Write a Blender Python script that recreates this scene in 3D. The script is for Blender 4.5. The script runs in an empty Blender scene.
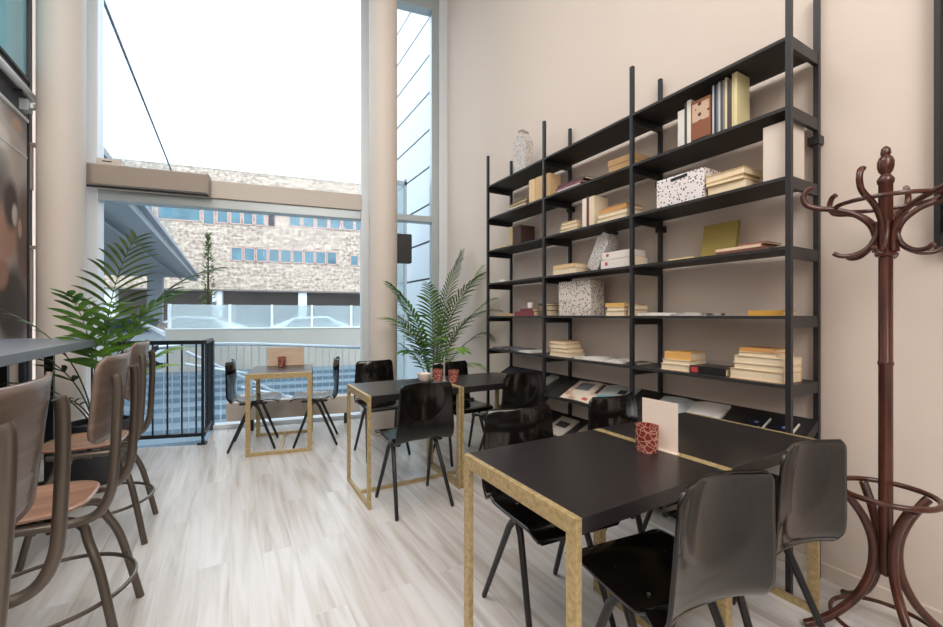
import bpy, bmesh, math, random
from mathutils import Vector, Matrix, Euler, noise
C = bpy.context.scene.collection
SC = bpy.context.scene
R = math.radians
PI = math.pi

# ------------------------------------------------------------------ camera, world, lights, exposure
cam_d = bpy.data.cameras.new('camera'); cam = bpy.data.objects.new('camera', cam_d); C.objects.link(cam)
cam.location = (0, 0, 1.27); cam.rotation_euler = (R(90), 0, R(-30))
cam_d.sensor_width = 36; cam_d.lens = 419 / 943 * 36; cam_d.shift_y = 2.5 / 943
cam_d.clip_start = .05; cam_d.clip_end = 300
SC.camera = cam
SC.view_settings.view_transform = 'Standard'; SC.view_settings.look = 'None'
SC.view_settings.gamma = 1; SC.view_settings.use_curve_mapping = False
SC.view_settings.exposure = 0.0

W = bpy.data.worlds.new('sky'); SC.world = W; W.use_nodes = True
bg = W.node_tree.nodes['Background']; bg.inputs[0].default_value = (.88, .945, 1, 1); bg.inputs[1].default_value = 2.9

def area(name, loc, rot, sx, sy, power, col):
    l = bpy.data.lights.new(name, 'AREA'); l.shape = 'RECTANGLE'; l.size = sx; l.size_y = sy
    l.energy = power; l.color = col
    o = bpy.data.objects.new(name, l); o.location = loc; o.rotation_euler = rot; C.objects.link(o); return o
area('ceiling_light', (-.6, 1.9, 5.3), (0, R(0), 0), 1.8, 3.0, 92, (1, .955, .91))
area('ceiling_light', (-.2, -2.2, 4.6), (R(38), 0, 0), 3.2, 2.0, 150, (1, .945, .88))
area('added_fill_light', (-1.0, -3.3, 3.5), (R(72), 0, R(-14)), 2.4, 1.6, 70, (1, .96, .92))  # unseen fill added behind the camera to brighten the shelf wall
sun_d = bpy.data.lights.new('sun', 'SUN'); sun_d.energy = 1.0; sun_d.angle = R(4); sun_d.color = (1, .97, .92)
sun = bpy.data.objects.new('sun', sun_d); C.objects.link(sun)
sun.rotation_euler = Vector((.42, .42, -.80)).to_track_quat('-Z', 'Y').to_euler()   # high sun behind the house, on the facade across

# ------------------------------------------------------------------ materials
def lin(c):
    return tuple((v / 12.92 if v <= .04045 else ((v + .055) / 1.055) ** 2.4) for v in c)
def rgb(r, g, b): return lin((r / 255, g / 255, b / 255)) + (1,)
def mat(name, col, rough=.6, metal=0, spec=.5, var=0, vscale=8, bump=0, bscale=60, coat=0):
    m = bpy.data.materials.new(name); m.use_nodes = True
    nt = m.node_tree; b = nt.nodes['Principled BSDF']
    b.inputs['Base Color'].default_value = col; b.inputs['Roughness'].default_value = rough
    b.inputs['Metallic'].default_value = metal; b.inputs['Specular IOR Level'].default_value = spec
    if coat: b.inputs['Coat Weight'].default_value = coat; b.inputs['Coat Roughness'].default_value = .12
    tc = nt.nodes.new('ShaderNodeTexCoord')
    if var:
        n = nt.nodes.new('ShaderNodeTexNoise'); n.inputs['Scale'].default_value = vscale; n.inputs['Detail'].default_value = 4
        nt.links.new(tc.outputs['Object'], n.inputs['Vector'])
        mx = nt.nodes.new('ShaderNodeMix'); mx.data_type = 'RGBA'
        mx.inputs[6].default_value = tuple(max(0, v * (1 - var)) for v in col[:3]) + (1,)
        mx.inputs[7].default_value = tuple(min(1, v * (1 + var)) for v in col[:3]) + (1,)
        nt.links.new(n.outputs['Fac'], mx.inputs[0]); nt.links.new(mx.outputs[2], b.inputs['Base Color'])
    if bump:
        n2 = nt.nodes.new('ShaderNodeTexNoise'); n2.inputs['Scale'].default_value = bscale
        nt.links.new(tc.outputs['Object'], n2.inputs['Vector'])
        bp = nt.nodes.new('ShaderNodeBump'); bp.inputs['Strength'].default_value = bump; bp.inputs['Distance'].default_value = .01
        nt.links.new(n2.outputs['Fac'], bp.inputs['Height']); nt.links.new(bp.outputs[0], b.inputs['Normal'])
    return m
def nodes(m): return m.node_tree, m.node_tree.nodes['Principled BSDF']

M = {}
M['wall'] = mat('wall_paint', rgb(222, 209, 199), .8, var=.03, vscale=1.2)
M['plaster'] = mat('column_paint', rgb(212, 202, 193), .6, var=.02, vscale=2)
M['ceiling'] = mat('ceiling_paint', rgb(235, 230, 224), .9)
M['baseboard'] = mat('baseboard_paint', rgb(222, 210, 198), .6)
M['alu'] = mat('grey_aluminium', rgb(178, 186, 188), .38, .25)
M['whiteframe'] = mat('white_aluminium', rgb(222, 226, 230), .35, .1)
M['taupe'] = mat('taupe_cassette', rgb(160, 146, 134), .55)
M['beige'] = mat('beige_beam', rgb(204, 193, 182), .6)
M['blackmetal'] = mat('black_powder_coat', rgb(38, 38, 41), .42, .0, .5)
M['shelf'] = mat('black_shelf_sheet', rgb(46, 44, 44), .5, 0, .45, var=.1)
M['blacklam'] = mat('black_laminate', rgb(38, 35, 36), .3, 0, .5, var=.08, vscale=3)
M['railing'] = mat('railing_paint', rgb(28, 36, 44), .4)
M['chairply'] = mat('black_lacquered_plywood', rgb(20, 17, 16), .13, 0, .5, var=.15, vscale=6, coat=.2)
M['rivet'] = mat('steel_rivet', rgb(200, 200, 198), .25, .9)
M['chairleg'] = mat('black_chair_steel', rgb(34, 34, 37), .35, .1)
M['bartop'] = mat('grey_bar_top', rgb(128, 136, 148), .38, var=.04)
M['bardark'] = mat('dark_bar_base', rgb(46, 46, 52), .5)
M['bronze'] = mat('bronze_tube', rgb(104, 96, 88), .3, .5, var=.08)
M['whitepaper'] = mat('white_paper', rgb(236, 232, 226), .7)
M['pinkcard'] = mat('cream_card', rgb(238, 224, 212), .7)
M['page'] = mat('book_pages', rgb(232, 214, 184), .8, var=.08, vscale=40)
M['soil'] = mat('potting_soil', rgb(50, 38, 30), .95, bump=.5)
M['pot'] = mat('dark_grey_pot', rgb(58, 58, 62), .45)
M['leafstem'] = mat('palm_stem', rgb(104, 128, 62), .55)
M['tyre'] = mat('tyre_rubber', rgb(30, 30, 32), .8)
M['concrete'] = mat('pale_concrete', rgb(172, 168, 158), .8, var=.07, vscale=1.5)
M['asphalt'] = mat('street_asphalt', rgb(160, 164, 168), .9, var=.06)
M['steps'] = mat('blue_grey_stone', rgb(104, 124, 138), .6, var=.1, vscale=2)
M['soffit'] = mat('grey_soffit', rgb(128, 136, 142), .7, var=.05, vscale=.5)
M['steel'] = mat('brushed_steel', rgb(178, 190, 200), .3, .7)
M['pillar'] = mat('pale_pillar', rgb(222, 228, 230), .6)
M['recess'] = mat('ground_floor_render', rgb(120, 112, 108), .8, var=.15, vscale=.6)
M['winframe'] = mat('pinkish_window_frame', rgb(186, 156, 148), .6)
M['winpane'] = mat('blue_window_glass', rgb(72, 112, 126), .08, .2, .8, var=.8, vscale=.9)
M['carwin'] = mat('car_window', rgb(50, 62, 72), .08, .2, .8)

def leafmat(name, c1, c2):
    m = mat(name, rgb(*c1), .42, 0, .5); nt, b = nodes(m)
    tc = nt.nodes.new('ShaderNodeTexCoord'); n = nt.nodes.new('ShaderNodeTexNoise'); n.inputs['Scale'].default_value = 5
    nt.links.new(tc.outputs['Object'], n.inputs['Vector'])
    r = nt.nodes.new('ShaderNodeValToRGB'); r.color_ramp.elements[0].color = rgb(*c1); r.color_ramp.elements[1].color = rgb(*c2)
    r.color_ramp.elements[0].position = .35; r.color_ramp.elements[1].position = .68
    nt.links.new(n.outputs['Fac'], r.inputs[0]); nt.links.new(r.outputs[0], b.inputs['Base Color'])
    tr = nt.nodes.new('ShaderNodeBsdfTranslucent'); nt.links.new(r.outputs[0], tr.inputs['Color'])
    mx = nt.nodes.new('ShaderNodeMixShader'); mx.inputs[0].default_value = .3
    out = nt.nodes['Material Output']
    nt.links.new(b.outputs[0], mx.inputs[1]); nt.links.new(tr.outputs[0], mx.inputs[2]); nt.links.new(mx.outputs[0], out.inputs[0])
    return m
M['leaf'] = leafmat('palm_leaf', (50, 96, 38), (120, 166, 66))
M['leaf2'] = leafmat('palm_leaf_dark', (52, 74, 40), (112, 128, 74))
M['leafdry'] = leafmat('palm_leaf_bright', (84, 140, 40), (150, 190, 80))

def glassmat(name, tint=(1, 1, 1, 1), refl=.06):
    m = bpy.data.materials.new(name); m.use_nodes = True; nt = m.node_tree; nt.nodes.clear()
    t = nt.nodes.new('ShaderNodeBsdfTransparent'); t.inputs[0].default_value = tint
    g = nt.nodes.new('ShaderNodeBsdfGlossy'); g.inputs['Roughness'].default_value = .02
    f = nt.nodes.new('ShaderNodeLayerWeight'); f.inputs[0].default_value = .25
    ma = nt.nodes.new('ShaderNodeMath'); ma.operation = 'MULTIPLY_ADD'; ma.inputs[1].default_value = .10; ma.inputs[2].default_value = refl
    mx = nt.nodes.new('ShaderNodeMixShader'); o = nt.nodes.new('ShaderNodeOutputMaterial')
    nt.links.new(f.outputs['Fresnel'], ma.inputs[0]); nt.links.new(ma.outputs[0], mx.inputs[0])
    nt.links.new(t.outputs[0], mx.inputs[1]); nt.links.new(g.outputs[0], mx.inputs[2]); nt.links.new(mx.outputs[0], o.inputs[0])
    return m
M['glass'] = glassmat('window_glass', (.95, .98, 1, 1), .004)
M['railglass'] = glassmat('balustrade_glass', (.86, .95, .97, 1), .08)
_nt = M['railglass'].node_tree; _haze_df = _nt.nodes.new('ShaderNodeBsdfDiffuse'); _haze_df.inputs[0].default_value = (.62, .68, .70, 1)  # pale diffuse share puts bright haze into the glass
_m2 = _nt.nodes.new('ShaderNodeMixShader'); _m2.inputs[0].default_value = .38; _o = [n for n in _nt.nodes if n.type == 'OUTPUT_MATERIAL'][0]
_src = _o.inputs[0].links[0].from_socket; _nt.links.new(_src, _m2.inputs[1]); _nt.links.new(_haze_df.outputs[0], _m2.inputs[2]); _nt.links.new(_m2.outputs[0], _o.inputs[0])
M['blueglass'] = mat('turquoise_glass', rgb(150, 214, 232), .12, 0, .6, var=.15, vscale=1.5)

def brass():
    m = mat('brushed_brass', rgb(190, 162, 100), .38, .35); nt, b = nodes(m)
    tc = nt.nodes.new('ShaderNodeTexCoord'); n = nt.nodes.new('ShaderNodeTexNoise'); n.inputs['Scale'].default_value = 60; n.inputs['Detail'].default_value = 6
    nt.links.new(tc.outputs['Object'], n.inputs['Vector'])
    r = nt.nodes.new('ShaderNodeValToRGB'); r.color_ramp.elements[0].color = rgb(168, 145, 100); r.color_ramp.elements[1].color = rgb(206, 184, 138)
    r.color_ramp.elements[0].position = .3; r.color_ramp.elements[1].position = .7
    nt.links.new(n.outputs['Fac'], r.inputs[0]); nt.links.new(r.outputs[0], b.inputs['Base Color'])
    return m
M['brass'] = brass()

def woodgrain(name, c1, c2, rough=.35, axis=(1, 14, 1), scale=3):
    m = mat(name, rgb(*c1), rough); nt, b = nodes(m)
    tc = nt.nodes.new('ShaderNodeTexCoord'); mp = nt.nodes.new('ShaderNodeMapping'); mp.inputs['Scale'].default_value = axis
    n = nt.nodes.new('ShaderNodeTexNoise'); n.inputs['Scale'].default_value = scale; n.inputs['Detail'].default_value = 7; n.inputs['Distortion'].default_value = .6
    nt.links.new(tc.outputs['Object'], mp.inputs[0]); nt.links.new(mp.outputs[0], n.inputs['Vector'])
    r = nt.nodes.new('ShaderNodeValToRGB'); r.color_ramp.elements[0].color = rgb(*c1); r.color_ramp.elements[1].color = rgb(*c2)
    r.color_ramp.elements[0].position = .35; r.color_ramp.elements[1].position = .65
    nt.links.new(n.outputs['Fac'], r.inputs[0]); nt.links.new(r.outputs[0], b.inputs['Base Color'])
    return m
M['stoolback'] = woodgrain('stool_backrest_plywood', (108, 93, 84), (124, 108, 99), .22, (1, 1, 12))
M['stoolseat'] = woodgrain('stool_seat_plywood', (140, 106, 88), (166, 126, 104), .25, (12, 1, 1))
M['coatwood'] = woodgrain('mahogany_bentwood', (62, 34, 28), (88, 50, 40), .22, (8, 8, 1))
M['cardwood'] = woodgrain('pale_wood_card', (208, 184, 158), (222, 200, 176), .5, (1, 1, 10))

def floormat():
    m = mat('pale_oak_planks', rgb(205, 196, 186), .28, 0, .5); nt, b = nodes(m)
    L = nt.links.new
    tc = nt.nodes.new('ShaderNodeTexCoord')
    mp = nt.nodes.new('ShaderNodeMapping'); mp.inputs['Rotation'].default_value = (0, 0, R(90))
    L(tc.outputs['Object'], mp.inputs[0])
    br = nt.nodes.new('ShaderNodeTexBrick'); br.inputs['Scale'].default_value = 1; br.inputs['Brick Width'].default_value = 1.25
    br.inputs['Row Height'].default_value = .15; br.inputs['Mortar Size'].default_value = .0012; br.inputs['Bias'].default_value = 0
    br.inputs['Color1'].default_value = (0, 0, 0, 1); br.inputs['Color2'].default_value = (1, 1, 1, 1); br.inputs['Mortar'].default_value = (.4, .4, .4, 1)
    L(mp.outputs[0], br.inputs['Vector'])
    mp2 = nt.nodes.new('ShaderNodeMapping'); mp2.inputs['Scale'].default_value = (8, .55, 1)
    L(tc.outputs['Object'], mp2.inputs[0])
    add = nt.nodes.new('ShaderNodeVectorMath'); add.operation = 'MULTIPLY_ADD'; add.inputs[1].default_value = (7, 7, 7)
    L(br.outputs['Color'], add.inputs[0]); L(mp2.outputs[0], add.inputs[2])
    n = nt.nodes.new('ShaderNodeTexNoise'); n.inputs['Scale'].default_value = 2.2; n.inputs['Detail'].default_value = 8; n.inputs['Distortion'].default_value = .7
    L(add.outputs[0], n.inputs['Vector'])
    r = nt.nodes.new('ShaderNodeValToRGB'); e = r.color_ramp.elements
    e[0].color = rgb(184, 176, 170); e[0].position = .28; e[1].color = rgb(226, 224, 224); e[1].position = .62
    e2 = r.color_ramp.elements.new(.45); e2.color = rgb(212, 207, 203)
    L(n.outputs['Fac'], r.inputs[0])
    hs = nt.nodes.new('ShaderNodeMix'); hs.data_type = 'RGBA'; hs.blend_type = 'MULTIPLY'; hs.inputs[0].default_value = .18
    r2 = nt.nodes.new('ShaderNodeValToRGB'); r2.color_ramp.elements[0].color = (.72, .7, .68, 1); r2.color_ramp.elements[1].color = (1, 1, 1, 1)
    L(br.outputs['Color'], r2.inputs[0]); L(r.outputs[0], hs.inputs[6]); L(r2.outputs[0], hs.inputs[7])
    L(hs.outputs[2], b.inputs['Base Color'])
    bp = nt.nodes.new('ShaderNodeBump'); bp.inputs['Strength'].default_value = .08; bp.inputs['Distance'].default_value = .004
    L(n.outputs['Fac'], bp.inputs['Height']); L(bp.outputs[0], b.inputs['Normal'])
    return m
M['floor'] = floormat()

def brickmat():
    m = mat('pale_brick', rgb(206, 190, 174), .85); nt, b = nodes(m); L = nt.links.new
    tc = nt.nodes.new('ShaderNodeTexCoord')
    sp = nt.nodes.new('ShaderNodeSeparateXYZ'); cb = nt.nodes.new('ShaderNodeCombineXYZ')
    L(tc.outputs['Object'], sp.inputs[0]); L(sp.outputs[0], cb.inputs[0]); L(sp.outputs[2], cb.inputs[1])
    br = nt.nodes.new('ShaderNodeTexBrick'); br.inputs['Scale'].default_value = 1; br.inputs['Brick Width'].default_value = .55; br.inputs['Row Height'].default_value = .12
    br.inputs['Mortar Size'].default_value = .012
    br.inputs['Color1'].default_value = rgb(128, 110, 98); br.inputs['Color2'].default_value = rgb(206, 190, 172); br.inputs['Mortar'].default_value = rgb(172, 160, 148)
    L(cb.outputs[0], br.inputs['Vector'])
    n = nt.nodes.new('ShaderNodeTexNoise'); n.inputs['Scale'].default_value = 5; n.inputs['Detail'].default_value = 5
    L(cb.outputs[0], n.inputs['Vector'])
    r = nt.nodes.new('ShaderNodeValToRGB'); r.color_ramp.elements[0].color = rgb(126, 110, 100); r.color_ramp.elements[1].color = rgb(214, 202, 188)
    r.color_ramp.elements[0].position = .36; r.color_ramp.elements[1].position = .62
    L(n.outputs['Fac'], r.inputs[0])
    mx = nt.nodes.new('ShaderNodeMix'); mx.data_type = 'RGBA'; mx.inputs[0].default_value = .5
    L(br.outputs['Color'], mx.inputs[6]); L(r.outputs[0], mx.inputs[7]); L(mx.outputs[2], b.inputs['Base Color'])
    return m
M['brick'] = brickmat()

def specklemat(name, base, dot, scale, thr=.2):
    m = mat(name, rgb(*base), .6); nt, b = nodes(m); L = nt.links.new
    tc = nt.nodes.new('ShaderNodeTexCoord'); v = nt.nodes.new('ShaderNodeTexVoronoi'); v.inputs['Scale'].default_value = scale
    L(tc.outputs['Object'], v.inputs['Vector'])
    r = nt.nodes.new('ShaderNodeValToRGB'); r.color_ramp.interpolation = 'CONSTANT'
    r.color_ramp.elements[0].color = rgb(*dot); r.color_ramp.elements[1].color = rgb(*base); r.color_ramp.elements[1].position = thr
    L(v.outputs['Distance'], r.inputs[0]); L(r.outputs[0], b.inputs['Base Color'])
    return m
M['speckle'] = specklemat('white_speckled_card', (232, 226, 226), (52, 48, 54), 62, .3)
M['speckle2'] = specklemat('cream_sprigged_card', (216, 206, 196), (66, 58, 58), 66, .33)
M['speckle3'] = specklemat('dotted_pale_carton', (208, 202, 198), (88, 84, 90), 95, .33)

def redglass():
    m = mat('red_etched_glass', rgb(170, 74, 66), .18, .15, .8); nt, b = nodes(m); L = nt.links.new
    tc = nt.nodes.new('ShaderNodeTexCoord')
    w = nt.nodes.new('ShaderNodeTexVoronoi'); w.feature = 'DISTANCE_TO_EDGE'; w.inputs['Scale'].default_value = 48
    L(tc.outputs['Object'], w.inputs['Vector'])
    r = nt.nodes.new('ShaderNodeValToRGB'); r.color_ramp.elements[0].color = rgb(232, 176, 156); r.color_ramp.elements[1].color = rgb(150, 60, 52)
    r.color_ramp.elements[0].position = .02; r.color_ramp.elements[1].position = .11
    L(w.outputs['Distance'], r.inputs[0]); L(r.outputs[0], b.inputs['Base Color'])
    b.inputs['Transmission Weight'].default_value = .25
    return m
M['redglass'] = redglass()

def muralmat():
    # a blurred café photograph printed on a panel: soft blobs placed in the panel's own coordinates (y along, z up)
    m = mat('printed_mural', rgb(168, 158, 150), .5); nt, b = nodes(m); L = nt.links.new
    tc = nt.nodes.new('ShaderNodeTexCoord')
    nz = nt.nodes.new('ShaderNodeTexNoise'); nz.inputs['Scale'].default_value = 1.6; nz.inputs['Detail'].default_value = 1
    L(tc.outputs['Object'], nz.inputs['Vector'])
    r = nt.nodes.new('ShaderNodeValToRGB'); r.color_ramp.elements[0].color = rgb(118, 108, 104); r.color_ramp.elements[1].color = rgb(204, 196, 190)
    r.color_ramp.elements[0].position = .35; r.color_ramp.elements[1].position = .62
    L(nz.outputs['Fac'], r.inputs[0]); cur = r.outputs[0]
    # (y, z, radius, stretch, colour)
    for (y, z, rad, st, col) in ((5.10, 1.36, .42, 1, (58, 50, 50)), (4.95, 1.95, .30, 1, (178, 138, 118)), (5.08, 2.22, .17, 1.5, (74, 62, 60)),
                                 (5.15, 2.15, .07, 1.6, (222, 214, 206)), (5.35, 1.95, .20, 2.6, (112, 84, 66)), (5.25, 2.05, .05, 2, (206, 170, 146)),
                                 (4.7, 2.15, .12, 1, (214, 160, 160)), (4.4, 1.9, .3, 1, (120, 92, 84)), (4.9, 1.62, .16, 1, (160, 118, 96)),
                                 (4.85, 2.75, .25, .5, (230, 222, 214)), (5.2, 2.95, .12, .6, (206, 176, 154))):
        mp = nt.nodes.new('ShaderNodeMapping'); mp.inputs['Location'].default_value = (0, -y, -z / st); mp.inputs['Scale'].default_value = (0, 1, 1 / st)
        L(tc.outputs['Object'], mp.inputs[0])
        ln = nt.nodes.new('ShaderNodeVectorMath'); ln.operation = 'LENGTH'; L(mp.outputs[0], ln.inputs[0])
        mr = nt.nodes.new('ShaderNodeMapRange'); mr.inputs[1].default_value = rad; mr.inputs[2].default_value = rad * .6; mr.inputs[3].default_value = 0; mr.inputs[4].default_value = 1
        L(ln.outputs['Value'], mr.inputs[0])
        mx = nt.nodes.new('ShaderNodeMix'); mx.data_type = 'RGBA'; L(mr.outputs[0], mx.inputs[0]); L(cur, mx.inputs[6]); mx.inputs[7].default_value = rgb(*col)
        cur = mx.outputs[2]
    L(cur, b.inputs['Base Color'])
    return m
M['mural'] = muralmat()
_cc = {}
def cm(r, g, b, rough=.6):
    k = (r, g, b, rough)
    if k not in _cc: _cc[k] = mat('cover_%d_%d_%d' % (r, g, b), rgb(r, g, b), rough, var=.06, vscale=12)
    return _cc[k]

# ------------------------------------------------------------------ mesh helpers
def box(bm, c, s, rot=None, taper=None):
    vs = []
    for dz in (-.5, .5):
        for dx, dy in ((-.5, -.5), (.5, -.5), (.5, .5), (-.5, .5)):
            k = taper if (taper and dz > 0) else 1
            v = Vector((dx * s[0] * k, dy * s[1] * k, dz * s[2]))
            if rot: v = rot @ v
            vs.append(bm.verts.new(v + Vector(c)))
    for f in ((3, 2, 1, 0), (4, 5, 6, 7), (0, 1, 5, 4), (1, 2, 6, 5), (2, 3, 7, 6), (3, 0, 4, 7)):
        bm.faces.new([vs[i] for i in f])
def bx(bm, x0, x1, y0, y1, z0, z1): box(bm, ((x0 + x1) / 2, (y0 + y1) / 2, (z0 + z1) / 2), (x1 - x0, y1 - y0, z1 - z0))
def smooth_pts(P, sub=6, closed=False):
    P = [Vector(p) for p in P]; n = len(P); out = []
    rng = range(n if closed else n - 1)
    for i in rng:
        if closed: a, b, c, d = P[(i - 1) % n], P[i], P[(i + 1) % n], P[(i + 2) % n]
        else: a, b, c, d = P[max(i - 1, 0)], P[i], P[i + 1], P[min(i + 2, n - 1)]
        for k in range(sub):
            t = k / sub
            out.append(.5 * ((2 * b) + (c - a) * t + (2 * a - 5 * b + 4 * c - d) * t * t + (3 * b - a - 3 * c + d) * t ** 3))
    if not closed: out.append(P[-1])
    return out
def tube(bm, P, r, n=10, closed=False, r2=None, flat=1):
    P = [Vector(p) for p in P]; N = len(P); rings = []
    up = Vector((0, 0, 1)); prev = None
    for i, p in enumerate(P):
        if closed: t = (P[(i + 1) % N] - P[i - 1])
        else: t = P[min(i + 1, N - 1)] - P[max(i - 1, 0)]
        t.normalize()
        if prev is None:
            a = t.cross(up)
            if a.length < 1e-3: a = t.cross(Vector((1, 0, 0)))
            a.normalize()
        else:
            a = prev - t * prev.dot(t); a.normalize()
        prev = a; b = t.cross(a)
        rr = r if r2 is None else r + (r2 - r) * i / (N - 1)
        rings.append([bm.verts.new(p + (a * math.cos(2 * PI * k / n) + b * math.sin(2 * PI * k / n) * flat) * rr) for k in range(n)])
    for i in range(N if closed else N - 1):
        A = rings[i]; B = rings[(i + 1) % N]
        for k in range(n): bm.faces.new((A[k], A[(k + 1) % n], B[(k + 1) % n], B[k]))
    if not closed:
        bm.faces.new(rings[0][::-1]); bm.faces.new(rings[-1])
def lathe(bm, prof, n=32, c=(0, 0, 0), cap=True):
    rings = []
    for r, z in prof:
        rings.append([bm.verts.new((c[0] + r * math.cos(2 * PI * k / n), c[1] + r * math.sin(2 * PI * k / n), c[2] + z)) for k in range(n)])
    for A, B in zip(rings, rings[1:]):
        for k in range(n): bm.faces.new((A[k], A[(k + 1) % n], B[(k + 1) % n], B[k]))
    if cap: bm.faces.new(rings[0][::-1]); bm.faces.new(rings[-1])
def prism(bm, poly, y0, y1, ax='y'):
    def mk(p, t):
        return (p[0], t, p[1]) if ax == 'y' else ((t, p[0], p[1]) if ax == 'x' else (p[0], p[1], t))
    A = [bm.verts.new(mk(p, y0)) for p in poly]; B = [bm.verts.new(mk(p, y1)) for p in poly]
    n = len(poly)
    bm.faces.new(A[::-1]); bm.faces.new(B)
    for i in range(n): bm.faces.new((A[i], A[(i + 1) % n], B[(i + 1) % n], B[i]))
def obj(name, bm, m, parent=None, bevel=0, smooth=False, seg=2):
    bmesh.ops.recalc_face_normals(bm, faces=bm.faces)
    me = bpy.data.meshes.new(name); bm.to_mesh(me); bm.free()
    me.materials.append(m)
    if smooth:
        for p in me.polygons: p.use_smooth = True
        try: me.set_sharp_from_angle(angle=R(40))
        except Exception: pass
    o = bpy.data.objects.new(name, me); C.objects.link(o)
    if parent: o.parent = parent
    if bevel:
        b = o.modifiers.new('bevel', 'BEVEL'); b.width = bevel; b.segments = seg; b.limit_method = 'ANGLE'; b.angle_limit = R(40)
    return o
def new(): return bmesh.new()
def boxo(name, x0, x1, y0, y1, z0, z1, m, parent=None, bevel=0):
    bm = new(); bx(bm, x0, x1, y0, y1, z0, z1); return obj(name, bm, m, parent, bevel)
def thing(name, label, cat, loc=(0, 0, 0), rz=0, group=None):
    o = bpy.data.objects.new(name, None); C.objects.link(o); o.empty_display_size = .1
    o.location = loc; o.rotation_euler = (0, 0, rz); o['label'] = label; o['category'] = cat
    if group: o['group'] = group
    return o
def tag(o, label, cat, group=None, kind=None):
    o['label'] = label; o['category'] = cat
    if group: o['group'] = group
    if kind: o['kind'] = kind
    return o
def struct(name, bm, m, rz=0, bevel=0, **k):
    o = obj(name, bm, m, None, bevel, **k); o['kind'] = 'structure'; o.rotation_euler = (0, 0, rz); return o
def dup(root, loc, rz, label, group=None):
    r = root.copy(); C.objects.link(r); r.location = loc; r.rotation_euler = (0, 0, rz); r['label'] = label
    if group: r['group'] = group
    for ch in list(root.children):
        c = ch.copy(); C.objects.link(c); c.parent = r
        for g in list(ch.children):
            d = g.copy(); C.objects.link(d); d.parent = c
    return r

WR = R(-10)      # the window wall is turned 10 degrees; its own coordinates are (u along, n outward, z)
WN = 5.386
def w2(u, n): # window coordinates to room coordinates
    c, s = math.cos(R(10)), math.sin(R(10)); return (u * c + n * s, -u * s + n * c)

# ------------------------------------------------------------------ the room
bm = new()
a = w2(-1.13, WN); bnd = [(-2.6, -3.5), (2.5, -3.5), (2.5, w2(1.66, WN)[1] + .02), a, (-.20, 4.90), (-2.6, 5.72)]
prism(bm, bnd, -.25, 0, 'z'); struct('floor', bm, M['floor'])
bm = new(); bx(bm, 2.5, 2.7, -3.5, 5.3, -.25, 5.8); struct('wall_right', bm, M['wall'])
bm = new(); bx(bm, -2.7, 2.7, -3.7, -3.5, -.25, 5.8); struct('wall_back', bm, mat('back_wall_paint', rgb(150, 138, 128), .85))
bm = new(); bx(bm, -2.6, 2.5, -3.5, -3.44, 0, 2.3); struct('added_dark_panel', bm, M['bardark'])  # unseen dark panel added so the chair backs reflect something darker
bm = new(); bx(bm, -2.8, -2.6, -3.7, 2.2, -.25, 5.8); bx(bm, -2.8, -1.66, 2.2, 2.4, -.25, 5.8); bx(bm, -1.86, -1.66, 2.4, 5.46, -.25, 5.8); struct('wall_left', bm, M['wall'])
bm = new(); prism(bm, [(-2.8, -3.7), (2.7, -3.7), (2.7, 5.3), (-2.6, 6.25), (-2.8, 6.2)], 5.6, 5.8, 'z'); struct('ceiling', bm, M['ceiling'])
bm = new(); bx(bm, 2.485, 2.5, -3.5, 5.0, 0, .075); struct('baseboard_right', bm, M['baseboard'], bevel=.003)

# stairwell beside the railing
bm = new(); u0, u1 = -3.1, -1.13
prism(bm, [(-.20, 4.92), a, w2(-3.2, WN), (-2.6, 5.74)], -2.6, -2.5, 'z'); struct('floor_stairwell', bm, M['steps'])

# window frames in window coordinates
def wbox(bm, u0, u1, n0, n1, z0, z1): bx(bm, u0, u1, n0, n1, z0, z1)
bm = new(); wbox(bm, -2.27, -2.14, WN - .02, WN + .12, -2.5, 5.6); struct('trim_1', bm, M['whiteframe'], WR, .006)
bm = new(); wbox(bm, .49, .59, WN - .02, WN + .12, 0, 5.6); struct('trim_2', bm, M['whiteframe'], WR, .006)
bm = new(); wbox(bm, .82, .90, WN - .02, WN + .12, 0, 5.6); struct('trim_3', bm, M['alu'], WR, .006)
bm = new(); wbox(bm, 1.49, 1.62, WN - .06, WN + .12, 0, 5.6); struct('trim_4', bm, M['whiteframe'], WR, .006)
bm = new(); wbox(bm, 1.40, 1.49, WN - .0, WN + .12, 0, 5.6); struct('trim_5', bm, M['alu'], WR, .006)
bm = new(); wbox(bm, .59, .82, WN, WN + .15, -.25, 5.6); struct('wall_front', bm, M['wall'], WR)
bm = new(); wbox(bm, -2.9, -2.27, WN, WN + .15, -2.5, 5.6); struct('wall_corner', bm, M['wall'], WR)
bm = new(); wbox(bm, -2.14, .49, WN - .03, WN + .12, 2.468, 2.575); struct('trim_6', bm, M['alu'], WR, .008)
bm = new(); wbox(bm, -2.14, .49, WN - .06, WN + .10, 2.576, 2.77); struct('trim_7', bm, M['beige'], WR, .006)
bm = new(); wbox(bm, .90, 1.40, WN - .03, WN + .12, 2.50, 2.58); struct('trim_8', bm, M['alu'], WR, .006)
bm = new(); wbox(bm, .90, 1.40, WN - .03, WN + .12, 5.30, 5.6); struct('trim_9', bm, M['alu'], WR, .006)
bm = new(); wbox(bm, -1.13, .49, WN - .02, WN + .12, 0, .05); struct('trim_10', bm, M['whiteframe'], WR, .006)
bm = new(); wbox(bm, .90, 1.40, WN - .02, WN + .12, 0, .06); struct('trim_11', bm, M['alu'], WR, .006)
bm = new(); wbox(bm, -2.14, .49, WN - .02, WN + .12, 5.45, 5.6); struct('trim_12', bm, M['alu'], WR, .006)
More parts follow.
